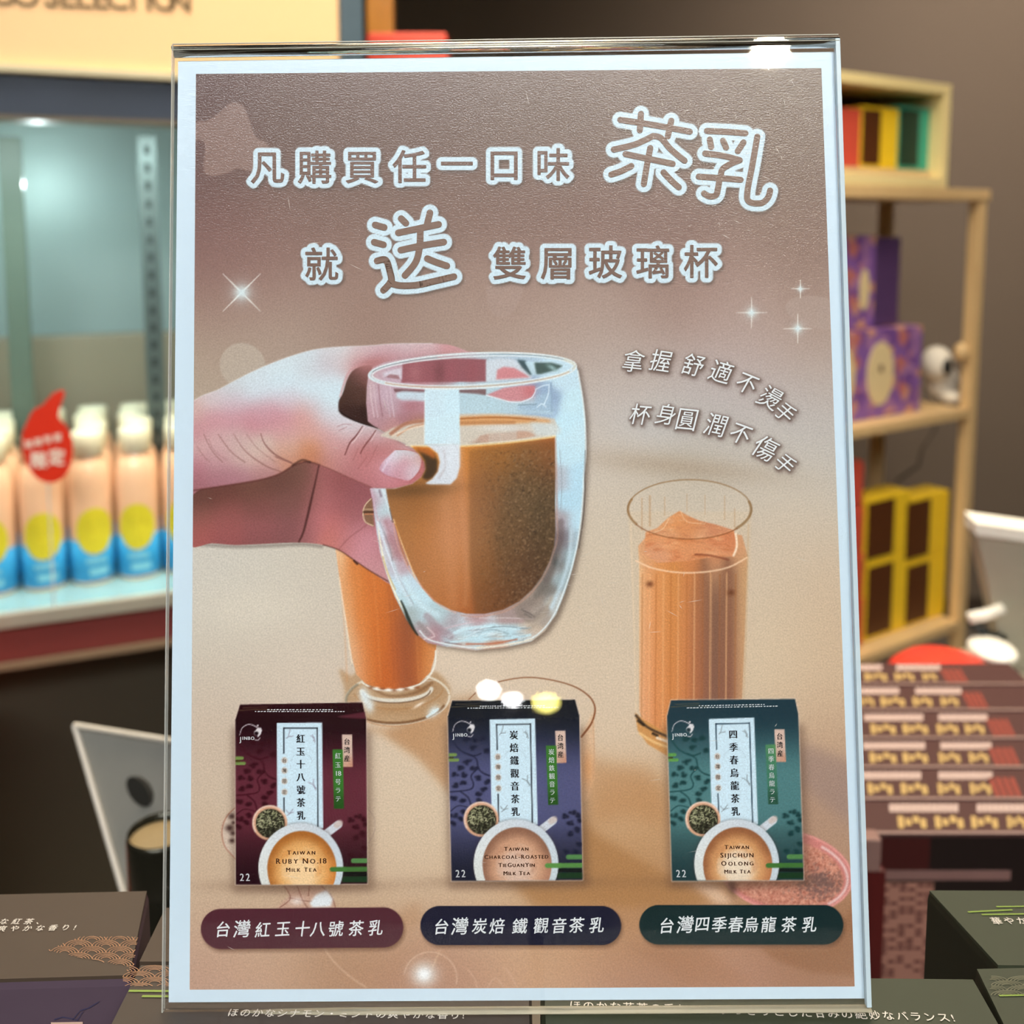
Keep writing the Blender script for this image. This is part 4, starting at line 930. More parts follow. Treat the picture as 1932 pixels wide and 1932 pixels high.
GREENS = [[('紅', 1426), ('玉', 1443), ('18', 1459), ('号', 1475), ('ラ', 1491), ('テ', 1507)],
          [(ch, 1426 + 15.2 * k) for k, ch in enumerate('炭焙鉄観音ラテ')], [(ch, 1426 + 15.2 * k) for k, ch in enumerate('四季春烏龍ラテ')]]
ENG = [[('Taiwan', 1608, 11.5, 9.5), ('Ruby No.18', 1624, 14.5, 12.5), ('Milk Tea', 1640.5, 11.5, 9.5)],
       [('Taiwan', 1608, 11, 9), ('Charcoal-Roasted', 1623, 11, 9.3), ('TieGuanYin', 1638.5, 11, 9), ('Milk Tea', 1654, 11, 9)],
       [('Taiwan', 1605, 11, 9), ('Sijichun', 1620, 13, 11.5), ('Oolong', 1635.5, 12.5, 10.5), ('Milk Tea', 1651, 10.5, 9)]]
for i in range(3):
    f = packmap(i)
    for k, ch in enumerate(TITLES[i]): put(dk, f, ch, 568, 1393.5 + 24.1 * k, 18, .92, (-.6, .6))
    for k, ch in enumerate('台灣限定'): put(dk, f, ch, 537, (1434.5, 1453.5, 1473.5, 1494)[k], 8.6, 1)
    for k, ch in enumerate('台湾産'): put(dk, f, ch, 655.5, 1399 + 16 * k, 13, .9, (-.3, .3))
    for ch, y in GREENS[i]:
        if ch == '18': put(wt, f, '1', 635, y, 13, 1, (0, .4)); put(wt, f, '8', 641, y, 13, 1, (0, .4))
        else: put(wt, f, ch, 638, y, 12, .95, (0, .3))
    for t, y, b_, s_ in ENG[i]: smallcaps(f, t, 568, y, b_, s_, 1.16 if i == 0 or t in ('Sijichun', 'Oolong') else 1.05)
    for k, ch in enumerate('22'): put(wt, f, ch, 456 + 11 * k, 1654, 20, .8, (0, .5))
    for k, ch in enumerate('JINBO'): put(wt, f, ch, (453.5, 458.5, 464, 470.5, 477)[k], (1394.5 if k == 0 else 1392.5), (13 if k == 0 else 8.8), .95, (0, .5))
    for n_, (y, x0, x1) in enumerate(((1338, 505, 628), (1341.5, 482, 652))):
        rr = random.Random(i * 7 + n_); x = x0
        while x < x1:
            L = rr.uniform(2, 5); q = np.array([f(p) for p in ((x, y), (x + L, y - .2), (x + L, y + 1.3), (x, y + 1.5))]); wt.append((q, [(0, 1, 2, 3)])); x += L + rr.uniform(1.2, 3)
lay(dk, LAY * 5, 'packet_title_lettering', BLACK); lay(wt, LAY * 5, 'packet_white_lettering', PWHITE); lay(co, LAY * 5, 'cup_lettering', COCOA)

# ---------------------------------------------------------------- acrylic holder
ACR = clear('clear_acrylic')
EDGE = bpy.data.materials.new('acrylic_edge'); EDGE.use_nodes = True
b = EDGE.node_tree.nodes['Principled BSDF']; b.inputs['Base Color'].default_value = (.93, .95, .9, 1); b.inputs['Transmission Weight'].default_value = 1; b.inputs['IOR'].default_value = 1.49; b.inputs['Roughness'].default_value = .03
holder = empty('sign_holder', label='clear acrylic leaning sign holder standing on the tea boxes', cat='sign holder')
holder.matrix_world = PM
def L2(px, py): v = Q([(px, py)])[0]; return v[0], v[1]
x0, yt = L2(331, 84); x1, _ = L2(1573.5, 77); _, yb = L2(966, 1899)
XL, XR, YT, YB = -.1063, .1061, L2(950, 80)[1], L2(966, 1898)[1]
MB().box((XL, YB, .0006), (XR, YT, .0022), .0003).build('front_panel', ACR, holder)
MB().box((XL - .0012, YB + .034, -.0030), (XR, YT - .0004, -.0012), .0003).build('back_panel', ACR, holder)
# rounded fold that joins the two panels at the top
fold = [(XL + (XR - XL) * i / 8, 0, 0) for i in range(9)]
mb = MB(); n = 14
prof = [(.0022 * math.cos(t) , .0009 * math.sin(t)) for t in [2 * math.pi * k / n for k in range(n)]]
V = [(x, YT + pz - .0006, -.0004 + py) for x in (XL - .0004, XR + .0004) for py, pz in prof]
mb.add(V, [tuple(range(n))[::-1], tuple(range(n, 2 * n))] + [(k, (k + 1) % n, n + (k + 1) % n, n + k) for k in range(n)])
mb.build('top_fold', EDGE, holder, True, label='thick rounded clear edge along the top')
PALE = bpy.data.materials.new('pale_acrylic_edge'); PALE.use_nodes = True; nt = PALE.node_tree
bb = nt.nodes['Principled BSDF']; bb.inputs['Base Color'].default_value = (.72, .72, .66, 1); bb.inputs['Alpha'].default_value = .4; bb.inputs['Roughness'].default_value = .12
mb = MB(); n = 14
V = [(x, PH / 2 + .00215 + .0015 * math.sin(2 * math.pi * k / n), .0012 + .0011 * math.cos(2 * math.pi * k / n)) for x in (XL + .0006, XR - .0006) for k in range(n)]
mb.add(V, [tuple(range(n))[::-1], tuple(range(n, 2 * n))] + [(k, (k + 1) % n, n + (k + 1) % n, n + k) for k in range(n)])
mb.build('top_bar', EDGE, holder, True, label='clear bar under the top fold, bending the view behind it')
LINE = mat('painted_edge_glint', (226, 222, 206), .2, var=0, alpha=.85)  # glints on the clear top edge, put in as pale tubes
MB().tube([(XL, YT + .0004, .0016), (XR, YT + .0004, .0016)], .00022, 8).build('edge_glint', LINE, holder, True)
MB().tube([(XL, YT - .0017, .0024), (XR, YT - .0017, .0024)], .00016, 8).build('edge_glint', LINE, holder, True)
MB().box((XL, YB, .0004), (XL + .0004, YT, .0024)).build('side_edge', PALE, holder)
MB().box((PW / 2 - .0001, YB + .0003, .0003), (XR + .0003, YT - .001, .0024), .0002).build('side_edge', mat('lit_acrylic_edge', (206, 224, 232), .3, var=0, alpha=.8), holder, label='edge of the acrylic with its shine put into the pale colour')  # brighter than the left edge: caught light is put into its colour
PMi = PM.inverted()
ZS = (PM @ Vector((0, YB, 0))).z - .0012          # the height the stand rests on: tops of the boxes
mb = MB(); V = []
for x in (XL - .0004, XR + .0004):
    for k in range(n):
        t = 2 * math.pi * k / n; V.append((x, YB - .0009 + .0006 * math.sin(t), .0006 + .0018 * math.cos(t)))
mb.add(V, [tuple(range(n))[::-1], tuple(range(n, 2 * n))] + [(k, (k + 1) % n, n + (k + 1) % n, n + k) for k in range(n)])
mb.build('bottom_fold', mat('warm_acrylic_edge', (214, 204, 176), .15, var=0, alpha=.55), holder, True, label='thick rounded clear edge along the foot')
c0 = PM @ Vector((XL, YB, -.001)); c1 = PM @ Vector((XR, YB, -.001))
ft = [Vector((c0.x, c0.y, ZS + .0002)), Vector((c1.x, c1.y, ZS + .0002)), Vector((c1.x, c1.y + .062, ZS + .0002)), Vector((c0.x, c0.y + .062, ZS + .0002))]
MB().hull8([PMi @ p for p in ft], [PMi @ (p + Vector((0, 0, .0018))) for p in ft]).build('foot_plate', ACR, holder)
rs = random.Random(11); V = []; F = []
for k in range(170):
    t = rs.random()
    if t < .6: x, y = rs.gauss(1400, 110), rs.gauss(240, 90)
    elif t < .8: x, y = rs.uniform(380, 1580), rs.uniform(140, 1800)
    else: x, y = rs.gauss(1150, 120), rs.gauss(1150, 90)
    if not (345 < x < 1560 and 112 < y < 1880): continue
    a = math.radians(rs.choice([-12, -8, 12, 60, 75, 100, 20]) + rs.gauss(0, 7)); Ln = rs.uniform(2, 18) * (.6 if t < .6 else 1); wd = rs.uniform(.25, .55)
    d = np.array([math.cos(a), math.sin(a)]) * Ln; nn = np.array([-math.sin(a), math.cos(a)]) * wd
    k0 = len(V); V += list(Q([np.array([x, y]) - d - nn * .2, np.array([x, y]) - nn, np.array([x, y]) + d, np.array([x, y]) + nn], .00225)); F.append((k0 + 3, k0 + 2, k0 + 1, k0))
flatmesh('scratches', V, F, mat('scratched_acrylic', (250, 240, 225), .5, var=0, alpha=.55), holder, kind='stuff')

# ================================================================ THE ROOM
FR = (-3.2, 4.0, -3.4, 3.5, 2.75)
WALL = mat('grey_brown_wall_paint', (112, 99, 85), .8, scale=3, var=.05)
def slab(name, a, b_, m): MB().box(a, b_).build(name, m, kind='structure')
slab('floor', (FR[0], FR[2], -.05), (FR[1], FR[3], 0), mat('grey_floor_tiles', (120, 112, 102), .4, scale=2))
slab('ceiling', (FR[0], FR[2], FR[4]), (FR[1], FR[3], FR[4] + .05), mat('ceiling_paint', (170, 165, 158), .9, scale=2))
slab('wall_back', (FR[0], FR[3], 0), (FR[1], FR[3] + .05, FR[4]), WALL)
slab('wall_left', (FR[0] - .05, FR[2], 0), (FR[0], FR[3], FR[4]), WALL)
slab('wall_right', (FR[1], FR[2], 0), (FR[1] + .05, FR[3], FR[4]), WALL)
slab('wall_front', (FR[0], FR[2] - .05, 0), (FR[1], FR[2], FR[4]), WALL)
slab('baseboard_back', (FR[0], FR[3] - .015, 0), (FR[1], FR[3], .09), mat('dark_skirting', (70, 58, 48), .5))

# lamps behind the camera (their mirror images show in the acrylic)
def mirror(px, py, dist):
    d = raydir(px, py).normalized(); n = Vector(PR.col[2]); p = PT
    t = (p - CAM).dot(n) / d.dot(n); h = CAM + d * t; r = d - n * (2 * d.dot(n)); return h + r * dist
def lampobj(px, py, dist, r, colr, strength, flat=.5, **k):
    p = mirror(px, py, dist)
    t = empty('spot_lamp' if p.z > 1.6 else 'shop_lamp', p, **k)
    MB().ellipsoid((0, 0, 0), (r, r, r * flat), 20, 10).build('bulb', mat('glow_%d_%d' % (px, py), colr, .5, emit=strength, var=0), t, True)
    H = mat('lamp_housing', (60, 58, 56), .4, .6)
    if p.z > 1.6:
        MB().tube([(0, 0, r * flat * .7), (0, 0, r * 1.6)], [r * 1.15, r * .8], 20).tube([(0, 0, r * 1.6), (0, 0, FR[4] - p.z)], .008, 8).build('housing', H, t)
    else:
        MB().tube([(0, 0, -r * flat * .8), (0, 0, -p.z + .01)], .006, 8).lathe([(0, -p.z + .012), (.03, -p.z + .010), (.03, -p.z), (0, -p.z)]).build('stand', H, t)
lampobj(1452, 96, 1.75, .033, (255, 246, 214), 460, .8, label='round ceiling spot lamp shining down on the poster from behind', cat='lamp')
lampobj(922, 1301, 1.5, .018, (255, 255, 250), 60, .7, label='first small white shop lamp behind the viewer', cat='lamp')
lampobj(967, 1319, 1.8, .018, (255, 255, 255), 60, .6, label='second small white shop lamp behind the viewer', cat='lamp')
lampobj(1030, 1325, 2.1, .030, (255, 240, 130), 34, .62, label='yellowish shop lamp behind the viewer', cat='lamp')

# ================================================================ TEA BOXES ON THE COUNTER
TABLE = ZS - .165
ct = MB().box((-.75, .05, TABLE - .04), (.75, .45, TABLE), .004).build('display_table', wood('dark_counter_wood', (58, 44, 34), (40, 32, 26)), label='dark wooden display table under the tea boxes', cat='table')
for x in (-.7, .66):
    for y in (.08, .40): MB().box((x, y, 0), (x + .04, y + .04, TABLE - .041), .003).build('leg', MATS['dark_counter_wood'], ct)
def card(name, rgb): return mat(name, rgb, .5, var=.05, scale=60, spec=.4, bump=.05)
GOLDINK = mat('copper_print', (176, 128, 92), .4, var=.02); GREENINK = mat('green_print', (128, 150, 62), .5, var=.02); CREAM = mat('cream_print', (232, 222, 208), .5, var=0)
def packet(corners, z, body, face=None, **k):
    """upright tea packet from its four top corners (far-left, far-right, near-right, near-left)"""
    b0 = corners[0]; t = empty('tea_box', (corners[3][0], corners[3][1], TABLE), **k)
    O = Vector((corners[3][0], corners[3][1], TABLE)); H = z - TABLE
    tops = [Vector((p[0], p[1], z)) - O for p in corners]; e = .0016
    cen = sum(tops, Vector()) / 4; cen.z = 0
    low = [Vector((p.x, p.y, 0)) for p in tops]; sh = [Vector((p.x, p.y, H - .0035)) for p in tops]
    ins = [cen + (Vector((p.x, p.y, 0)) - cen) * .985 for p in tops]
    mb = MB(); mb.hull8(low[::-1], sh[::-1]); mb.hull8([Vector((p.x, p.y, H - .0035)) for p in tops][::-1], [Vector((p.x, p.y, H - .0012)) for p in ins][::-1])
    mb.build('carton', body, t)
    lid = [p.copy() for p in ins]
    MB().hull8([Vector((p.x, p.y, H - .0012)) for p in lid][::-1], [Vector((p.x, p.y, H)) for p in lid][::-1]).build('lid', MATS[face] if face else body, t)
    return t, O, H
def onlid(t, O, V, F, m, name, lift=.0003):
    me = bpy.data.meshes.new(name); me.from_pydata([tuple(Vector(v) - O + Vector((0, 0, lift))) for v in V], [], F); me.update(); me.materials.append(m)
    o = bpy.data.objects.new(name, me); col.objects.link(o); o.parent = t; return o
def toptext(t, O, z, text, a, b_, k=.95, m=None, sx=1.):
    A = at_z(*a, z); B = at_z(*b_, z); n = len(text); st = (B - A) / max(n - 1, 1); size = st.length * k; u = st.normalized(); v = Vector((-u.y, u.x, 0)); V = []; F = []
    for i, ch in enumerate(text):
        P, T, E = glyph(ch)
        if len(P) == 0: continue
        c0 = (.5, .37); k0 = len(V); o = A + st * i
        V += [o + u * ((p[0] - c0[0]) * size * sx) + v * ((p[1] - c0[1]) * size) for p in P]; F += [tuple(j + k0 for j in tt) for tt in T]
        for aa, bb in E:                       # a little extra weight
            pa, pb = [o + u * ((P[q][0] - c0[0]) * size) + v * ((P[q][1] - c0[1]) * size) for q in (aa, bb)]
            d = (pb - pa); L = d.length
            if L < 1e-7: continue
            w_ = Vector((-d.y, d.x, 0)) / L * size * .008; k1 = len(V); V += [pa + w_, pb + w_, pb - w_, pa - w_]; F.append((k1, k1 + 1, k1 + 2, k1 + 3))
    onlid(t, O, V, F, m or CREAM, 'lettering')
def topline(V, F, pts, wpx, z, up=None):
    for (a, b_) in zip(pts[:-1], pts[1:]):
        A = at_z(*a, z); B = at_z(*b_, z); d = B - A
        if d.length < 1e-7: continue
        w_ = Vector((-d.y, d.x, 0)).normalized() * wpx; k0 = len(V); V += [A + w_, B + w_, B - w_, A - w_]; F.append((k0 + 3, k0 + 2, k0 + 1, k0))
def waves(t, O, z, x0, y0, x1, y1, tri, m, rx=26, ry=11, wd=.00010):
    V = []; F = []; j = 0; y = y0
    while y < y1 + ry:
        x = x0 + (rx if j % 2 else 0)
        while x < x1 + rx:
            for q in (1, .78, .56, .34):
                seg = []
                for a in range(180, 361, 15):
                    p = (x + rx * q * math.cos(math.radians(a)), y + ry * q * math.sin(math.radians(a)))
                    if tri(*p): seg.append(p)
                    else:
                        if len(seg) > 1: topline(V, F, seg, wd, z)
                        seg = []
                if len(seg) > 1: topline(V, F, seg, wd, z)
            x += rx * 2
        y += ry; j += 1
    if V: onlid(t, O, V, F, m, 'wave_pattern')
BRN = card('brown_card', (72, 59, 48)); PUR = card('purple_card', (84, 68, 80)); GRN = card('green_card', (58, 62, 46)); MAU = card('mauve_card', (68, 58, 50)); DGR = card('dark_green_card', (40, 39, 28))
z = ZS
def quad(z, *px): return [at_z(*p, z) for p in px]
def rect(xl, xr, yf, yn, z): return [Vector((xl, yf, z)), Vector((xr, yf, z)), Vector((xr, yn, z)), Vector((xl, yn, z))]
# left box
c_ = quad(z, (-150, 1690), (280, 1680), (247, 1841), (-150, 1853))
t, O, H = packet(c_, z, PUR, 'brown_card', label='tea box at the far left with brown lid and purple front', cat='tea box', group='tea boxes on the counter')
toptext(t, O, z, 'な紅茶、', (8, 1740), (78, 1740), .72); toptext(t, O, z, 'で爽やかな香り!', (-20, 1754), (148, 1751), .72)
waves(t, O, z, 70, 1775, 270, 1826, lambda x, y: x > 82 + (1795 - y) * 2.6 * (y < 1795) + 0 and x > 82 + (y - 1795) * 5.2 * (y > 1795) and x < 262 - (y - 1770) * .18 and y > 1767, GOLDINK, 26, 12)
nf = Vector((c_[2].y - c_[3].y, c_[3].x - c_[2].x, 0)).normalized() * .0004
def front(px, py): 
    d = raydir(px, py); n = nf.normalized(); tt = (c_[3] - CAM).dot(n) / d.dot(n); return CAM + d * tt + nf * (1 if nf.y < 0 else -1)
V = []; F = []
for pts in ([(103, 1922), (118, 1917), (135, 1920), (146, 1923)], [(138, 1922), (152, 1905), (168, 1900), (188, 1888)], [(146, 1924), (158, 1906)]):
    for a, b_ in zip(pts[:-1], pts[1:]):
        k0 = len(V); V += [front(a[0], a[1] - 1.4), front(b_[0], b_[1] - 1.0), front(b_[0], b_[1] + 1.0), front(a[0], a[1] + 1.4)]; F.append((k0, k0 + 1, k0 + 2, k0 + 3))
onlid(t, O, V, F, mat('bird_print', (60, 56, 84), .5, var=0), 'bird_print', 0)
V = [front(*p) for p in ((97, 1927), (157, 1926), (160, 2010), (100, 2010))]; onlid(t, O, V, [(0, 1, 2, 3)], mat('pink_label', (214, 178, 158), .5, var=.03), 'paper_label', 0)
# box carrying the left half of the stand
A = rect(-.1168, .0085, at_z(262, 1818, z).y, .2, z)
A[0].x = A[3].x = at_z(262, 1818, z).x; A[1].x = A[2].x = at_z(1003, 1860, z).x
t, O, H = packet(A, z, MAU, 'mauve_card', label='mauve brown tea box under the left half of the sign holder', cat='tea box', group='tea boxes on the counter')
toptext(t, O, z, 'ほのかなシナモン・ミントの爽やかな香り!', (440, 1912), (882, 1917), .9)
waves(t, O, z, 232, 1834, 420, 1866, lambda x, y: x < 420 and x > 228 + abs(y - 1850) * .6 and y > 1822 and y < 1862, GOLDINK, 30, 11)
V = []; F = []
topline(V, F, [(243, 1871), (420, 1872)], .0004, z); topline(V, F, [(268, 1881), (420, 1882)], .0004, z); onlid(t, O, V, F, GREENINK, 'cloud_stripe')
# box behind it
yb_ = at_z(262, 1814, z).y; D0 = [at_z(309, 1712, z), at_z(760, 1712, z), at_z(760, 1815, z), at_z(259, 1815, z)]
packet(D0, z, BRN, 'brown_card', label='brown tea box standing behind the mauve one, left edge just past the holder', cat='tea box', group='tea boxes on the counter')
# green box carrying the right half
xl = at_z(1022, 1900, z).x; xr = at_z(1840, 1845, z).x
G = [Vector((xl, at_z(1640, 1836, z).y, z)), Vector((xr, at_z(1838, 1845, z).y, z)), Vector((xr - .003, .2, z)), Vector((xl, .2, z))]
t, O, H = packet(G, z, GRN, 'green_card', label='dark green tea box under the right half of the sign holder', cat='tea box', group='tea boxes on the counter')
toptext(t, O, z, 'ほのかな花茶の香りと、すっきりとした甘みの絶妙なバランス!', (1085, 1898), (1806, 1922), .9)
# right boxes
E0 = [at_z(1751, 1679, z), at_z(2080, 1680, z), at_z(2080, 1824, z), at_z(1882, 1822, z)]
t, O, H = packet(E0, z, DGR, 'green_card', label='dark green tea box at the right, behind the nearer corner one', cat='tea box', group='tea boxes on the counter')
toptext(t, O, z, '華やかな', (1880, 1739), (1952, 1738), .85)
V = []; F = []
for a, b_ in (((1880, 1712), (2050, 1710)), ((1852, 1727), (2040, 1724)), ((1826, 1722), (1910, 1718))): topline(V, F, [a, b_], .0003, z)
onlid(t, O, V, F, GREENINK, 'cloud_stripe')
F0 = [at_z(1841, 1827, z), at_z(2080, 1822, z), at_z(2120, 1990, z), at_z(1920, 1990, z)]
t, O, H = packet(F0, z, DGR, 'green_card', label='dark green tea box in the right corner of the counter, closest to the viewer', cat='tea box', group='tea boxes on the counter')
V = []; F = []
topline(V, F, [(1885, 1880), (2050, 1876)], .0003, z); onlid(t, O, V, F, GREENINK, 'cloud_stripe')
waves(t, O, z, 1870, 1852, 2040, 1874, lambda x, y: x > 1866, mat('faint_print', (110, 108, 84), .5, var=0), 30, 9)

# ================================================================ BETWEEN COUNTER AND SHOP: canister, slanting grey plate
cp = at_d(303, 1568, .62); t = empty('canister', (cp.x, cp.y, cp.z - .155), label='dark cylindrical canister with a pale wooden lid behind the boxes', cat='canister')
CK = mat('dark_gloss_metal', (52, 50, 40), .25, .6); r = .0205
MB().lathe([(0, 0), (r, 0), (r, .12), (r * .99, .1205), (r * .99, .122), (r, .1225), (r, .152), (r * .97, .156), (r * .94, .156), (r * .94, .148)], n=40).build('body', CK, t, True)
MB().lathe([(0, .1505), (r * .93, .1505), (r * .935, .147), (0, .147)], n=40).build('lid', wood('pale_lid_wood', (150, 130, 92), (126, 106, 70)), t)
sp_ = MB().box((cp.x - .07, cp.y - .035, cp.z - .1755), (cp.x + .12, cp.y + .12, cp.z - .1555), .003).tube([(cp.x + .02, cp.y + .04, cp.z - .176), (cp.x + .02, cp.y + .04, 0)], .02, 12).build('pedestal', mat('dark_olive_metal', (58, 52, 40), .5), label='dark pedestal carrying the canister and the grey panel', cat='pedestal')
P4 = [at_d(143, 1368, .76), at_d(330, 1398, .74), at_d(330, 1700, .70), at_d(240, 1700, .71)]
t = empty('slanted_panel', P4[0], label='slanted grey metal panel with a dark oval opening beside the canister', cat='panel')
O = P4[0]; nn = (P4[1] - P4[0]).cross(P4[3] - P4[0]).normalized() * .006
if nn.y < 0: nn = -nn
P4[2] = P4[3] + (P4[1] - P4[0]) * .7
MB().hull8([p - O for p in P4], [p - O + nn for p in P4]).build('plate', mat('grey_metal', (150, 148, 140), .35, .3), t)
MB().tube([P4[0] - O - nn * .3, P4[1] - O - nn * .3], .0022, 8).tube([P4[0] - O - nn * .3, P4[3] - O - nn * .3], .0022, 8).build('rim', mat('pale_rim', (196, 188, 174), .4), t)
cc = at_d(268, 1492, .73); u = (at_d(285, 1520, .73) - at_d(248, 1466, .73)).normalized(); vv = (at_d(283, 1480, .73) - cc).normalized()
MB().hull8([cc - O + u * .0125 * math.cos(a) + vv * .0068 * math.sin(a) - nn * .9 for a in [k * math.pi / 10 for k in range(20)]], [cc - O + u * .0125 * math.cos(a) + vv * .0068 * math.sin(a) + nn * .1 for a in [k * math.pi / 10 for k in range(20)]]).build('opening', mat('hole_shade', (38, 36, 30), .6), t)  # solid dark oval; its colour stands in for the shade inside a hole

# ================================================================ ROW OF UPRIGHT RED-BROWN GIFT CARTONS IN A DARK TRAY (right)
STK = card('red_brown_card', (72, 43, 41)); WB = mat('white_label_print', (186, 162, 154), .5, var=0); YB = mat('gold_print', (180, 150, 94), .5, var=0); RB = mat('red_print', (136, 58, 46), .5, var=0); EG = mat('card_edge', (150, 124, 116), .5, var=.05)
HC = .42; ZC = CAMZ - HC
rowsy = [1250, 1293, 1342, 1395, 1450, 1510, 1575]; endx = [1925, 1990, 2040, 2060, 2070, 2140]
WH = [[(300,435),(505,725)],[(300,520),(600,830)],[(345,640),(715,960)],[(340,650),(725,980)],[(330,630),(715,985)],[(470,815),(905,1150)]]
GD = [[(350,465),(500,600),(640,710)],[(320,400),(430,555),(590,690),(730,820)],[(380,510),(540,670),(710,820),(850,950)],[(375,515),(540,670),(720,830),(870,970)],[(365,495),(530,670),(715,830),(875,985)],[(515,665),(700,850),(880,1020),(1060,1160)]]
RDX = [(760,870),(870,970),(990,1105),(1000,1130),(1000,1140),None]
names_ = ['rearmost of the row', 'second from the back', 'third from the back', 'fourth from the back', 'second from the front', 'frontmost, with dark face']
for i in range(6):
    ya, yb2 = rowsy[i], rowsy[i + 1] - 1.5
    Yb, Yf = at_z(966, ya, ZC).y, at_z(966, yb2, ZC).y
    xl = at_z(1400, yb2, ZC).x; xr = at_z(endx[i], (ya + yb2) / 2, ZC).x; hz_ = .22
    t = empty('gift_carton', (xl, Yf, ZC - hz_), label='upright red-brown gift carton with gold lettering on top, ' + names_[i], cat='carton', group='gift cartons in the dark tray')
    O = Vector((xl, Yf, ZC - hz_))
    MB().box((0, 0, 0), (xr - xl, Yb - Yf - .0006, hz_), .0012).build('carton', STK, t)
    MB().box((.0015, .0004, hz_ - .0002), (xr - xl - .0015, .0028, hz_ + .0002)).build('edge', EG, t)
    h = yb2 - ya; m1, m2, m3 = MB(), MB(), MB(); rr = random.Random(i)
    def patch(mb, a0, y0, a1, y1, sl=0):
        P_ = [at_z(1500 + a0 * .379, y1, ZC), at_z(1500 + a1 * .379, y1, ZC), at_z(1500 + (a1 + sl) * .379, y0, ZC), at_z(1500 + (a0 + sl) * .379, y0, ZC)]
        mb.add([p - O + Vector((0, 0, .0004)) for p in P_], [(0, 1, 2, 3)])
    for (a0, a1) in WH[i]:
        n_ = max(5, int((a1 - a0) / 26))
        for q in range(n_): patch(m1, a0 + (a1 - a0) * q / n_, ya + h * .12, a0 + (a1 - a0) * (q + .86) / n_, ya + h * .36)
    for (a0, a1) in GD[i]:
        for q in range(4): patch(m2, a0 + (a1 - a0) * q / 4, ya + h * (.48 + .08 * (q % 2)), a0 + (a1 - a0) * (q + .78) / 4, ya + h * (.84 - .08 * (q % 3)), -6)
    if RDX[i]:
        a0, a1 = RDX[i]
        for q in range(4): patch(m3, a0 + (a1 - a0) * q / 4, ya + h * .3, a0 + (a1 - a0) * (q + .7) / 4, ya + h * .92, -40)
    m1.build('title_print', WB, t); m2.build('gold_lettering', YB, t)
    if m3.v: m3.build('red_pattern', RB, t)
    if i == 5:
        def fp(px, py): d = raydir(px, py); p = CAM + d * (Yf / d.y); return (p.x - xl, p.z - O.z)
        def fb(px0, py0, px1, py1, e=.0008):
            (xa_, z1), (xb_, z0) = fp(px0, py0), fp(px1, py1); return (xa_, -e, max(.001, z0)), (xb_, .0002, z1)
        (dx0, _), (dx1, dz1) = fp(1300, 1580), fp(2200, 1578)
        MB().box((.001, -.0005, .001), (xr - xl - .001, .0003, hz_ - .002)).build('dark_face', mat('near_black_print', (26, 13, 11), .5), t)
        MB().box(*fb(1660, 1641, 1905, 1659)).build('pink_strip', mat('pinkish_strip', (128, 94, 88), .5), t)
        MB().box(*fb(1655, 1580, 1752, 1640, .0007)).build('maroon_panel', mat('maroon_panel', (62, 16, 14), .5), t)
        (wa, za_), (wb_, zb_) = fp(1662, 1664), fp(1752, 1850); zb_ = max(.002, zb_)
        MB().box((wa, -.0009, zb_), (wb_, .0002, za_)).build('pattern_base', mat('pattern_base', (158, 110, 94), .6), t)
        mb = MB(); n1 = 22
        for k in range(n1):
            for q in range(6):
                if rr.random() < .5: x_ = wa + (wb_ - wa) * (q + .1) / 6; z_ = zb_ + (za_ - zb_) * (k + .2) / n1; mb.box((x_, -.0012, z_), (x_ + (wb_ - wa) / 7.5, -.0008, z_ + (za_ - zb_) / n1 * .6))
        mb.build('weave_print', mat('weave_print', (92, 50, 44), .6), t)
Yf = at_z(966, 1573.5, ZC).y; Yb = at_z(966, 1250, ZC).y
def fy(px, py, Y): d = raydir(px, py); return CAM + d * (Y / d.y)
xl = at_z(1400, 1573, ZC).x - .004; xr = at_z(2140, 1540, ZC).x + .03; zb0 = ZC - .2205
t = empty('carton_tray', (xl, Yf - .004, 0), label='dark red wooden stand holding the row of upright gift cartons', cat='stand')
DR = wood('dark_red_wood', (92, 22, 20), (64, 14, 14)); DK = mat('dark_inside', (24, 14, 12), .8)
MB().box((-.004, .0, zb0 - .02), (xr - xl, Yb - Yf + .01, zb0), .002).build('tray_floor', DR, t)
for x_ in (-.004, xr - xl - .01): MB().box((x_, 0, 0), (x_ + .01, .012, zb0 - .0205)).build('leg', DR, t); MB().box((x_, Yb - Yf - .004, 0), (x_ + .01, Yb - Yf + .008, zb0 - .0205)).build('leg', DR, t)
a0_, a1_ = fy(1600, 1640, Yf - .010), fy(1659, 1900, Yf - .010)
MB().box((a0_.x, Yf - .012, zb0 + .001), (a1_.x, Yf - .0018, a0_.z), .0008).build('red_board', DR, label='dark red board standing upright before the frontmost gift carton', cat='board')
bpy.data.objects['red_board'].location.z = 0
c0_, c1_ = fy(1560, 1578, Yf - .010), fy(1657, 1645, Yf - .010)
MB().box((c0_.x, Yf - .014, a0_.z + .0006), (c1_.x, Yf - .0018, c0_.z), .001).build('small_carton', mat('pale_brown_card', (132, 100, 92), .5), label='small pale brown carton on the dark red board by the poster edge', cat='carton')
MB().box((a0_.x - .01, Yf - .03, 0), (a1_.x + .01, Yf - .0045, zb0 + .0005), .001).build('board_block', DR, label='dark red block under the upright board', cat='block')

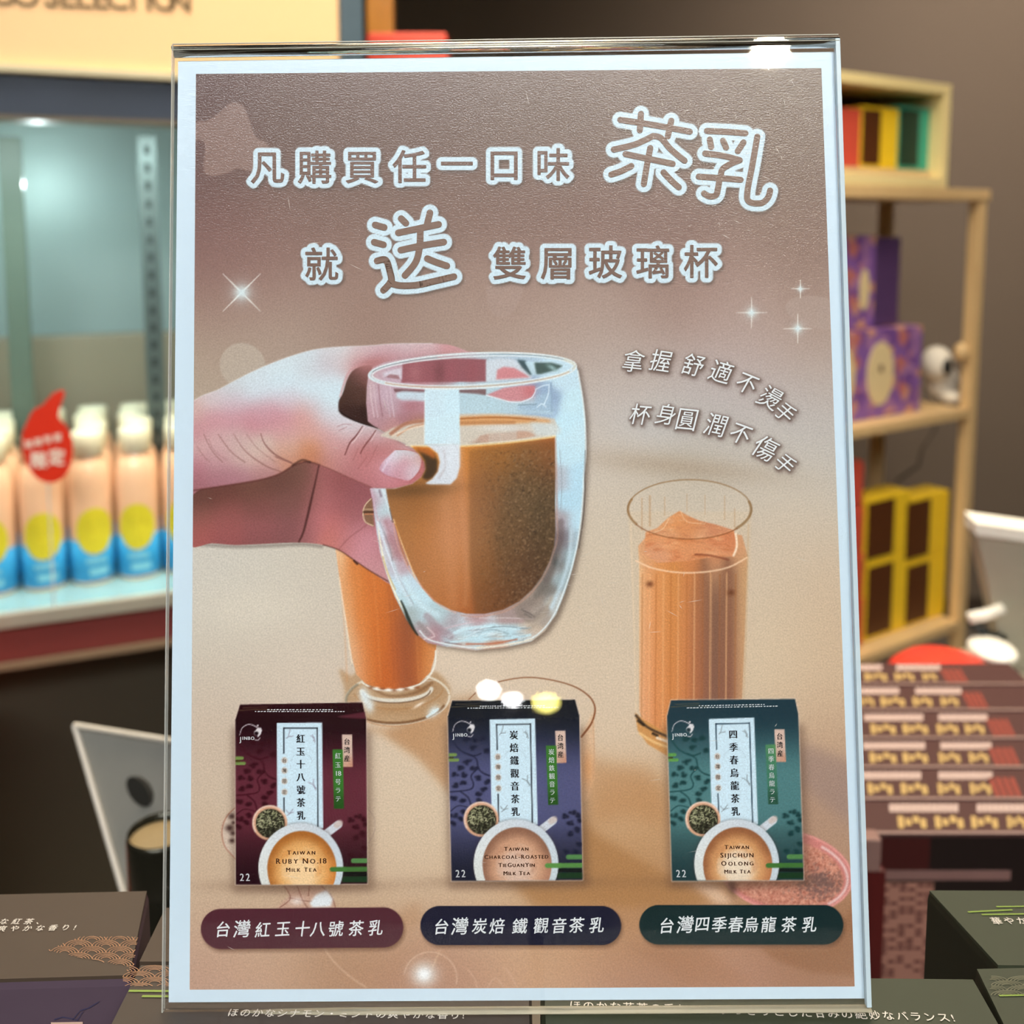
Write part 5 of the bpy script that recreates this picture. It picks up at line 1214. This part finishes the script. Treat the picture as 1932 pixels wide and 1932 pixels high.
# ================================================================ REFRIGERATED DISPLAY (left)
p0 = at_d(160, 1135, 1.5); FB = Frame((p0.x, p0.y, 0), 22); root = empty('refrigerated_display', (p0.x, p0.y, 0), FB.a, label='open refrigerated display case with a lit cream header behind the poster', cat='fridge')
def fbox(mb, pxa, pxb, v0, v1, bev=0., vv=0.):
    (u0, z1), (u1, z0) = FB.uz(*pxa, vv), FB.uz(*pxb, vv); return mb.box((min(u0, u1), v0, min(z0, z1)), (max(u0, u1), v1, max(z0, z1)), bev)
uL = FB.uz(-260, 500)[0]; uR = FB.uz(640, 60)[0]; zsh = FB.uz(160, 1137)[1]; zhb = FB.uz(160, 146)[1]; znb = FB.uz(160, 225)[1]; ztop = FB.uz(160, -260)[1]
HD = mat('lit_cream_header', (232, 190, 140), .5, emit=.28, var=.05, scale=2)
MB().box((uL, 0, zhb + .012), (uR, .05, ztop), .003).build('header', HD, root)
MB().box((uL, -.012, zhb), (uR, .05, zhb + .012), .002).build('header_rail', mat('pale_metal_rail', (206, 196, 164), .4, .2), root)
NV = mat('navy_band', (52, 64, 84), .45, var=.25, scale=4)
MB().box((uL, .0, znb + .002), (uR, .06, zhb), .002).build('navy_band', NV, root)
MB().box((uL, -.004, znb - .004), (uR, .06, znb + .002), .001).build('band_edge', mat('band_edge', (110, 100, 84), .4), root)
MB().box((uR + .001, -.004, .0), (uR + .038, .5, ztop), .003).build('side_frame', mat('slate_frame', (74, 94, 108), .45), root)
MB().box((uL, .48, zsh), (uR, .5, ztop), 0).build('back_panel', mat('cool_back_panel', (142, 162, 158), .65, 0, var=.2, scale=2.2), root)
MB().box((uL - .02, 0, 0), (uL, .5, ztop)).build('end_panel', mat('cool_back_panel'), root)
MB().box((uL, 0, ztop), (uR, .5, ztop + .02)).build('roof_panel', NV, root)
gp = MB()
(u0, _), (u1, _) = FB.uz(268, 500, .2), FB.uz(303, 500, .2); zq0 = zsh; post = mat('slotted_post', (92, 104, 100), .4, .3)
gp.box((u0, .2, zsh + .004), (u1, .225, znb - .004), .001).build('slotted_post', post, root)
sl = MB(); k = 0; zz1 = zsh + .03
while zz1 < znb - .03: sl.box((u0 + (u1 - u0) * .35, .1985, zz1), (u0 + (u1 - u0) * .62, .2005, zz1 + .014)); zz1 += .030
sl.build('slots', mat('slot_shadow', (46, 54, 50), .8), root, kind='stuff')
(u2, _), (u3, _) = FB.uz(2, 400, .3), FB.uz(46, 400, .3)
MB().box((u2, .3, zsh + .18), (u3, .32, znb - .004), .001).build('reflected_post', mat('reflected_post_tint', (96, 112, 98), .4), root)  # solid bar standing in for an upright reflection, not a real post
MB().box((u3 - .3, .42, zsh + .002), (uR - .01, .475, FB.uz(160, 634, .42)[1]), .003).build('reflection_slab', mat('warm_reflection_tint', (146, 138, 116), .5, var=.15, scale=3), root)  # added slab; its brownish colour stands in for a reflected zone
SHF = mat('pale_blue_shelf', (150, 190, 196), .12, .1, var=.15, scale=6)
MB().box((uL, .002, zsh - .012), (uR, .48, zsh), .001).build('shelf', SHF, root)
MB().box((uL, -.012, zsh - .020), (uR, .001, zsh + .002), .002).build('shelf_lip', mat('pale_lip', (188, 184, 168), .3, .3), root)
zr = FB.uz(160, 1228)[1]
WN = mat('wine_panel', (132, 62, 58), .3, var=.18, scale=3)
MB().box((uL, .0, zr), (uR, .02, zsh - .021), .002).build('wine_panel', WN, root)
MB().box((uL, -.004, zr - .012), (uR, .02, zr - .0005), .002).build('base_trim', mat('base_trim', (138, 116, 92), .4), root)
MB().box((uL, .10, 0), (uR, .12, zr - .013)).build('base_panel', mat('dark_base', (66, 60, 46), .6, var=.3, scale=3), root)
hp = FB.W(0, 0, 0)
def hdr(text, a, b_, cap):
    A = FB.uz(*a); B = FB.uz(*b_); n = len(text); V = []; F = []
    for i, ch in enumerate(text):
        P, T, E = glyph(ch)
        if len(P) == 0: continue
        u_ = A[0] + (B[0] - A[0]) * i / (n - 1); z_ = A[1] + (B[1] - A[1]) * i / (n - 1); s_ = cap / .69; c0 = (P[:, 0].max() + P[:, 0].min()) / 2
        k0 = len(V); V += [(u_ + (p[0] - c0) * s_, -.0015, z_ + p[1] * s_) for p in P]; F += [tuple(j + k0 for j in tt) for tt in T]
        for aa, bb in E:
            pa, pb = [np.array([u_ + (P[q][0] - c0) * s_, z_ + P[q][1] * s_]) for q in (aa, bb)]; d = pb - pa; L = np.hypot(*d)
            if L < 1e-7: continue
            w_ = np.array([-d[1], d[0]]) / L * s_ * .02; k1 = len(V); V += [(*(pa + w_)[:1], -.0016, (pa + w_)[1]), ((pb + w_)[0], -.0016, (pb + w_)[1]), ((pb - w_)[0], -.0016, (pb - w_)[1]), ((pa - w_)[0], -.0016, (pa - w_)[1])]; F.append((k1, k1 + 1, k1 + 2, k1 + 3))
    me = bpy.data.meshes.new('header_lettering'); me.from_pydata([tuple(map(float, v)) for v in V], [], F); me.update(); me.materials.append(mat('header_letter_ink', (120, 96, 62), .6, var=0)); o = bpy.data.objects.new('header_lettering', me); col.objects.link(o); o.parent = root
hdr('SELECTION', (98, 13), (340, 21), .032); hdr('DO', (12, 10), (50, 11.5), .032)
lo = light('display_strip_light', 'AREA', FB.W(-.12, .03, znb - .01), 5, (.82, 1, 1), (.7, .05), FB.W(-.12, .35, zsh))
gl_ = FB.uz(80, 350, .44)
light('added_case_glow', 'POINT', FB.W(gl_[0], .38, gl_[1]), .6, (.85, 1, 1), shadow_soft_size=.001)  # added point light; stands in for the glare on the case glass
# bottles
BO = FB.uz(86, 1060, .12)
PEACH = mat('peach_drink', (250, 204, 164), .25, var=.04, coat=.3); BLUE = mat('blue_label', (56, 160, 214), .4, var=.1, scale=30); YEL = mat('yellow_print', (226, 212, 52), .4, var=.05); CAPW = mat('cream_cap', (246, 240, 206), .4, var=.02); LBL = mat('pale_blue_print', (130, 202, 222), .4, var=0)
def bottle():
    t = empty('drink_bottle', (0, 0, 0)); R = .0335
    MB().lathe([(0, 0), (R * .94, 0), (R, .004), (R, .165), (R * .93, .182), (R * .78, .196), (R * .6, .204), (R * .6, .208), (0, .208)]).build('bottle_body', PEACH, t, True)
    MB().lathe([(R * .9, .003), (R * 1.012, .006), (R * 1.012, .072), (R * .98, .0722)]).build('label', BLUE, t, True)
    mb = MB(); V = []; n = 22
    for rr_ in (0, .5, 1):
        for k in range(n):
            a = 2 * math.pi * k / n; th = math.radians(-90) + rr_ * math.cos(a) * .86; V.append((R * 1.035 * math.cos(th), R * 1.035 * math.sin(th), .088 + rr_ * .038 * math.sin(a)))
    mb.add(V, [(i*n+k, i*n+(k+1)%n, (i+1)*n+(k+1)%n, (i+1)*n+k) for i in range(2) for k in range(n)]); mb.build('yellow_emblem', YEL, t, True)
    for z0, z1, a0, a1 in ((.036, .044, -115, -62), (.016, .028, -108, -58)): MB().lathe([(R * 1.03, z0), (R * 1.03, z1)], n=8, a0=a0, a1=a1).build('label_print', LBL, t)
    MB().lathe([(R * .66, .206), (R * .74, .208), (R * .74, .240), (R * .68, .244), (0, .244)], n=24).build('cap', CAPW, t, True)
    return t
proto = None
pos = [(r, k) for r in range(4) for k in range(-2, 4)]
ordn = ['front', 'second', 'third', 'rear']
kw = ['far left end', 'left of red tag', 'behind red tag', 'first right of tag', 'second right of tag', 'next to the poster']
for r, k in pos:
    b_ = bottle() if proto is None else clone(proto)
    if proto is None: proto = b_
    u_ = BO[0] + k * .0705 + (.004 if r % 2 else 0) - .0
    b_.location = FB.W(u_, .105 + r * .074, zsh + .0008); b_.rotation_euler = (0, 0, FB.a + math.radians([6, -8, 3, 10, -4, 0][k + 2]))
    tag(b_, 'peach drink bottle with cream cap, %s row, %s' % (ordn[r], kw[k + 2]), 'bottle', 'peach drink bottles in the display')
# red flame tag
def tagpt(px, py): u_, z_ = FB.uz(px, py, -.02); return (u_, z_)
t = empty('flame_tag', FB.W(0, 0, 0), FB.a, label='red flame-shaped promotion tag with white lettering in front of the bottles', cat='sign')
fl = [(47, 806),(52, 794),(60, 778),(69, 770),(80, 765),(90, 753),(103, 741),(118, 736),(122, 744),(116, 760),(112, 774),(111, 788),(122, 800),(131, 814),(136, 830),(138, 852),(134, 876),(124, 896),(108, 908),(92, 911),(74, 905),(58, 890),(46, 868),(41, 842),(42, 818),(48, 802)]
pts = curve(fl, True, 3); A2 = [tagpt(*p) for p in pts]
MB().hull8([(u_, -.021, z_) for u_, z_ in A2], [(u_, -.019, z_) for u_, z_ in A2]).build('tag_plate', mat('flame_red', (228, 52, 26), .4, var=.08, scale=20), t)
tx = MB()
for ch, px, py, s_ in (('限', 73, 868, 32), ('定', 107, 862, 32), ('期', 54, 838, 15), ('間', 72, 834, 15), ('特', 90, 829, 15), ('選', 108, 825, 15)):
    P, T, E = glyph(ch)
    k0 = [tagpt(px + (p[0] - .5) * s_, py - (p[1] - .37) * s_) for p in P]; tx.add([(u_, -.0216, z_) for u_, z_ in k0], T)
    for a, b2 in E:
        pa, pb = np.array(k0[a]), np.array(k0[b2]); d = pb - pa; L = np.hypot(*d)
        if L > 1e-6: w_ = np.array([-d[1], d[0]]) / L * .0009 * (s_ / 32); tx.add([(pa[0]+w_[0], -.0215, pa[1]+w_[1]), (pb[0]+w_[0], -.0215, pb[1]+w_[1]), (pb[0]-w_[0], -.0215, pb[1]-w_[1]), (pa[0]-w_[0], -.0215, pa[1]-w_[1])], [(0, 1, 2, 3)])
tx.build('tag_lettering', mat('tag_white', (255, 236, 220), .5, var=0), t)
u_, z_ = tagpt(90, 905); MB().tube([(u_, -.018, z_ + .01), (u_, -.018, zsh + .001)], .0012, 8).build('stem', mat('clear_stem', (220, 220, 215), .2), t)
op = FB.uz(0, 1300, -.06)
ob = FB.W(op[0], -.06, 0)
MB().lathe([(0, 0), (.10, 0), (.11, .02), (.11, op[1] + .02), (.10, op[1] + .03), (0, op[1] + .03)], (ob.x - .1, ob.y - .13, 0), 24).build('orange_drum', mat('orange_plastic', (206, 84, 36), .5), None, True, label='orange drum standing in the dark at the far left', cat='drum')

# ================================================================ UPRIGHT WOODEN POST AND RED BOX (top centre)
a = at_d(692, 40, 1.98); b_ = at_d(742, 40, 1.98)
MB().box((a.x, a.y, 0), (b_.x, a.y + .03, 2.5), .003).build('wooden_post', wood('golden_wood', (176, 120, 38), (150, 100, 30)), label='golden wooden post beside the display case', cat='post')
a = at_d(692, 61, 1.8); b_ = at_d(842, 150, 1.8)
MB().box((a.x, a.y, b_.z), (b_.x, a.y + .12, a.z), .004).build('red_box', mat('red_gift_box', (222, 78, 58), .5), label='red box just above the top edge of the sign holder', cat='box')
cols_ = [(236, 196, 170), (214, 110, 96), (226, 180, 70), (120, 60, 60)]
for k in range(6):
    a2 = at_d(700 + k * 46, 152, 1.8); b2 = at_d(742 + k * 46, 320, 1.8)
    MB().box((a2.x, a2.y, b2.z), (b2.x, a2.y + .1, a2.z), .003).build('added_packet', mat('packet_%d' % (k % 4), cols_[k % 4], .5), label='%s packet added unseen behind the poster to tint the acrylic strip' % ['cream', 'coral', 'amber', 'maroon', 'second cream', 'second coral'][k], cat='packet')  # added out of sight to lend colour to the clear strip above the paper
a3 = at_d(680, 320, 1.8); b3 = at_d(990, 340, 1.8)
MB().box((a3.x, a3.y - .02, 0), (b3.x, a3.y + .2, a3.z - .001), .004).build('side_cabinet', wood('cabinet_wood', (120, 84, 52), (96, 66, 40)), label='wooden cabinet behind the poster carrying small packets', cat='cabinet')

# ================================================================ WOODEN RACK (right)
p0 = at_d(1836, 780, 2.55); RF = Frame((p0.x, p0.y, 0), 33); RZ = lambda px, py, v=0.: RF.uz(px, py, v)
rk = empty('wooden_rack', (p0.x, p0.y, 0), RF.a, label='open pale wooden rack against the grey-brown wall', cat='shelf')
W1 = wood('rack_wood', (226, 196, 146), (204, 170, 120)); W2 = wood('pale_crate_wood', (248, 232, 176), (236, 214, 152))
zt = RZ(1835, 357)[1]; zm = RZ(1835, 770)[1]; zb = RZ(1835, 1163)[1]; pw = .032; LW = -.95
for u_ in (LW, 0):
    for v_ in (0, .27): MB().box((u_ - pw / 2, v_, 0), (u_ + pw / 2, v_ + .03, zt - .0005), .002).build('post', W1, rk)
MB().box((LW - .02, -.005, zt - .028), (.022, .305, zt), .003).build('top_board', W1, rk)
for z_ in (zm, zb, .12): MB().box((LW, .0, z_ - .024), (-pw / 2 - .001, .30, z_), .002).build('shelf', W1, rk)
def prop(name, px0, py0, px1, py1, v, m, d=.1, zbase=None, bev=.003, parent=None, ztop=None, **k):
    (u0, z1), (u1, z0) = RZ(px0, py0, v), RZ(px1, py1, v)
    if ztop is not None: z1 = ztop
    if zbase is not None: z0 = zbase + .0005
    o = MB().box((0, 0, 0), (abs(u1 - u0), d, z1 - z0), bev).build(name, m, None, **k)
    o.location = RF.W(min(u0, u1), v, z0); o.rotation_euler = (0, 0, RF.a); return o, abs(u1 - u0), z1 - z0
# crate on top
(u0, z1), (u1, _) = RZ(1480, 147), RZ(1796, 160); z0 = zt + .001; th = .024
z1 = RZ(1796, 160)[1]
cr = empty('open_crate', RF.W(u0, .0, z0), RF.a, label='pale wooden open crate on top of the rack', cat='crate'); wd = u1 - u0; hh = z1 - z0
for a, b_ in (((0, 0, 0), (wd, .2, th)), ((0, 0, hh - th), (wd, .2, hh)), ((0, 0, th), (th, .2, hh - th)), ((wd - th, 0, th), (wd, .2, hh - th))): MB().box(a, b_, .002).build('board', W2, cr)
MB().box((th, .19, th), (wd - th, .2, hh - th)).build('back_board', mat('crate_back', (84, 56, 24), .7), cr)
def window_box(name, px0, py0, px1, py1, v, edge, panel, split, zbase, lab, cat='box', group=None):
    o, w_, h_ = prop(name, px0, py0, px1, py1, v, edge, .07, zbase, label=lab, cat=cat, group=group)
    MB().box((.004, -.002, h_ * .06), (w_ * split, .001, h_ * .94)).build('front_panel', panel, o); return o
YL = mat('yellow_card', (250, 208, 44), .45); BW = mat('brown_window', (84, 44, 16), .5); RD = mat('coral_card', (214, 84, 66), .45); TL_ = mat('teal_card', (50, 172, 146), .45); DG = mat('dark_green_panel', (34, 62, 48), .5)
zi = z0 + th + .018
MB().box((0, 0, 0), (wd - 2 * th - .004, .13, .0175), .002).build('display_riser', mat('cream_riser', (212, 186, 140), .6), None, label='pale riser inside the crate under the coloured boxes', cat='riser')
bpy.data.objects['display_riser'].location = RF.W(u0 + th + .002, .03, z0 + th + .0004); bpy.data.objects['display_riser'].rotation_euler = (0, 0, RF.a)
window_box('slim_box', 1545, 198, 1621, 320, .04, RD, mat('coral_panel', (196, 70, 56), .5), .35, zi, 'coral red slim box in the crate on the rack', group='boxes in the crate')
window_box('slim_box', 1626, 198, 1692, 320, .04, YL, BW, .5, zi, 'yellow slim box with brown panel in the crate, middle one', group='boxes in the crate')
window_box('slim_box', 1697, 198, 1760, 320, .04, TL_, DG, .55, zi, 'teal slim box with dark green panel at the right of the crate', group='boxes in the crate')
# purple festive boxes
def festive(name):
    m = bpy.data.materials.new(name); m.use_nodes = True; nt = m.node_tree; b = nt.nodes['Principled BSDF']; b.inputs['Roughness'].default_value = .5
    tc = nt.nodes.new('ShaderNodeTexCoord'); vo = nt.nodes.new('ShaderNodeTexVoronoi'); vo.inputs['Scale'].default_value = 34
    cr_ = nt.nodes.new('ShaderNodeValToRGB'); e = cr_.color_ramp; e.interpolation = 'CONSTANT'
    for k, (p_, c_) in enumerate(((0, (132, 92, 166)), (.34, (164, 118, 168)), (.52, (200, 146, 128)), (.66, (118, 78, 150)), (.84, (186, 112, 112)))):
        el = e.elements[k] if k < 2 else e.elements.new(p_); el.position = p_; el.color = (*lin(c_), 1)
    sp = nt.nodes.new('ShaderNodeSeparateColor'); nt.links.new(tc.outputs['Object'], vo.inputs['Vector']); nt.links.new(vo.outputs['Color'], sp.inputs[0]); nt.links.new(sp.outputs[0], cr_.inputs[0]); nt.links.new(cr_.outputs[0], b.inputs['Base Color']); return m
FE = festive('festive_pattern'); DP = mat('deep_purple', (84, 58, 104), .5); CO = mat('cream_oval', (226, 206, 160), .5)
def festbox(px0, py0, px1, py1, v, oval, lab, z0=None):
    o, w_, h_ = prop('gift_box', px0, py0, px1, py1, v, FE, .12, z0, ztop=z2, label=lab, cat='gift box', group='purple gift boxes on the rack')
    if oval:
        cx_, rx_, cz_, rz_ = oval; mb = MB(); n = 24
        P = [(w_ * cx_ + w_ * rx_ * math.cos(2*math.pi*k/n), h_ * cz_ + h_ * rz_ * math.sin(2*math.pi*k/n)) for k in range(n)]
        mb.hull8([(x, -.002, z_) for x, z_ in P], [(x, .001, z_) for x, z_ in P]).build('oval_window', CO, o)
    return o, w_, h_
z2 = RZ(1693, 612, .1)[1]
festbox(1500, 620, 1599, 790, .05, (.9, .2, .5, .32), 'purple patterned gift box on the middle shelf, partly behind the poster', zm)
o, w_, h_ = festbox(1604, 612, 1734, 785, .05, (.42, .18, .5, .36), 'purple patterned gift box with a whole cream oval on the middle shelf', zm)
MB().ellipsoid((w_ * .42, -.003, h_ * .56), (.008, .002, .010), 10, 6).build('oval_mark', mat('brown_mark', (90, 50, 46), .5), o)
o, w_, h_ = prop('gift_box', 1500, 446, 1648, 608, .07, FE, .1, z2 + .002, label='purple patterned gift box stacked on the others', cat='gift box', group='purple gift boxes on the rack')
MB().hull8([(w_ * .86 + .018 * math.cos(k * math.pi / 12), -.002, h_ * .42 + .05 * math.sin(k * math.pi / 12)) for k in range(24)], [(w_ * .86 + .018 * math.cos(k * math.pi / 12), .001, h_ * .42 + .05 * math.sin(k * math.pi / 12)) for k in range(24)]).build('oval_window', CO, o)
prop('gift_box', 1650, 448, 1694, 608, .08, DP, .1, z2 + .002, label='dark purple upright gift box beside the stacked patterned one', cat='gift box', group='purple gift boxes on the rack')
# white plush toy
pu, pz = RZ(1783, 760, .1); PLm = mat('white_plush', (232, 226, 214), .95, var=.08, scale=120, bump=.6)
t = empty('plush_toy', RF.W(pu, .1, zm + .0005), RF.a, label='white plush toy sitting at the right end of the middle shelf', cat='plush toy')
hu, hz = RZ(1768, 686, .1)
MB().ellipsoid((hu - pu, 0, hz - zm), (.040, .042, .047)).build('head', PLm, t, True)
MB().ellipsoid((.005, .012, .048), (.046, .04, .052)).ellipsoid((.034, -.03, .018), (.018, .03, .018), 14, 8).ellipsoid((-.028, -.03, .018), (.018, .03, .018), 14, 8).build('body', PLm, t, True)
eu, ez = RZ(1786, 692, .06); MB().ellipsoid((eu - pu, -.042, ez - zm), (.013, .010, .022), 14, 8).build('ear', mat('black_plush', (28, 30, 30), .95), t, True)
kz = RZ(1822, 662, .03); MB().ellipsoid((-.034, .02, kz[1]), (.019, .019, .026), 16, 10).build('knob', W1, rk, True, label='round wooden knob on the post')
# lower shelf
prev = zb; hh = .0
ys = [1212, 1125, 1040, 955, 868]
for k in range(4):
    (u0, za), (u1, _) = RZ(1560, ys[k + 1], .04), RZ(1632, ys[k + 1], .04); za = RZ(1632, ys[k + 1], .04)[1]
    o = MB().box((0, 0, 0), (u1 - u0, .09, za - prev - .0008), .008).build('coral_box', RD, None, label='coral red box in the column on the lower shelf, ' + ['lowest one', 'second from below', 'third from below', 'top one'][k], cat='box', group='coral boxes on the lower shelf')
    o.location = RF.W(u0, .04, prev + .0004); o.rotation_euler = (0, 0, RF.a); prev = za
zmid = RZ(1700, 1068, .05)[1]
for k, (a, b_, s) in enumerate(((1636, 1708, .62), (1710, 1780, .55))):
    for r, (ya, zb_) in enumerate(((1064, zb), (944, None))):
        base = zb if r == 0 else zy
        o = window_box('yellow_box', a, ya, b_, 1180, .05, YL, BW, s, base, 'yellow box with brown window, %s %s on the lower shelf' % (['lower', 'upper'][r], ['left', 'right'][k]), group='yellow boxes on the lower shelf')
        if r == 0: zy = RZ(a, 1064, .05)[1] + .001
# cable on the wall
A = [RZ(1768, 812, .28), RZ(1742, 850, .28), RZ(1736, 880, .28), RZ(1700, 905, .28), RZ(1680, 935, .28)]
cb = MB().tube([RF.W(u_, .286, z_) for u_, z_ in [(A[0][0] + .01, zm - .0245), A[0], A[1], A[2], A[3], A[4], (A[4][0] - .02, zb + .0045)]], .004, 8).build('cable', mat('dark_cable', (70, 60, 48), .6), None, True, label='dark thin cable hanging behind the rack below the middle shelf', cat='cable')

# ================================================================ WHITE TERMINAL AND RED LID (right edge)
D = 1.35
t0 = at_d(1840, 984, D); t = empty('counter_terminal', (t0.x, t0.y, 0), label='white counter terminal seen from behind at the right edge', cat='terminal')
O = Vector((t0.x, t0.y, 0)); q4 = [at_d(1838, 985, D) - O, at_d(2060, 1016, D) - O, at_d(2060, 1262, D + .05) - O, at_d(1898, 1262, D + .05) - O]
back = Vector((0, .03, .004))
PT_ = mat('beige_plastic', (178, 172, 152), .4); WP = mat('white_plastic', (244, 240, 228), .35)
MB().hull8(q4, [p + back for p in q4]).build('screen_back', PT_, t)
MB().hull8([q4[0] + Vector((0, -.004, 0)), q4[1] + Vector((0, -.004, 0)), q4[1] + Vector((0, -.004, -.017)), q4[0] + Vector((.002, -.004, -.017))], [q4[0] + back + Vector((0, 0, .002)), q4[1] + back + Vector((0, 0, .002)), q4[1] + back + Vector((0, 0, -.017)), q4[0] + back + Vector((.002, 0, -.017))]).build('top_rim', WP, t)
e = [at_d(1828, 1166, D + .02) - O, at_d(1860, 1160, D + .02) - O, at_d(1892, 1148, D + .02) - O]; MB().tube(e, .008, 10).build('arm', WP, t, True)
e = [at_d(1832, 1176, D + .03) - O, at_d(1862, 1196, D + .03) - O, at_d(1896, 1206, D + .03) - O]; MB().tube(e, .006, 10).build('cable', mat('black_rubber', (40, 46, 42), .5), t, True)
bs = at_d(1872, 1226, D) - O; MB().ellipsoid((bs.x, bs.y, bs.z), (.03, .04, .012)).build('base', WP, t, True)
MB().tube([(bs.x, bs.y, bs.z), (bs.x, bs.y, q4[2].z - .002)], .012, 12).build('pedestal', WP, t)
zc2 = q4[2].z - .003; cx0 = at_d(1856, 1240, D).x; cy0 = t0.y + bs.y
MB().box((cx0, cy0 - .06, zc2 - .03), (cx0 + .6, cy0 + .12, zc2), .004).build('checkout_counter', mat('grey_counter_top', (168, 162, 142), .4), label='grey checkout counter top at the right edge under the terminal', cat='counter')
MB().box((cx0 + .01, cy0 - .04, 0), (cx0 + .6, cy0 + .10, zc2 - .031)).build('counter_cabinet', wood('counter_front', (110, 76, 48), (84, 56, 36)), label='wooden cabinet body under the grey checkout counter', cat='cabinet')
rl = at_d(1782, 1284, 1.27)
MB().lathe([(0, .034), (.02, .033), (.05, .025), (.066, .012), (.074, 0), (0, 0)], (0, 0, 0), 36).build('domed_cover', mat('red_lid', (228, 62, 44), .35), None, True, label='red domed cover lying just behind the row of gift cartons', cat='cover').location = (rl.x, rl.y, rl.z)
MB().box((rl.x - .05, rl.y - .05, 0), (rl.x + .05, rl.y + .05, rl.z - .0005), .002).build('low_plinth', mat('plinth_wood', (170, 130, 70), .5), label='low golden wooden plinth under the red domed cover', cat='plinth')
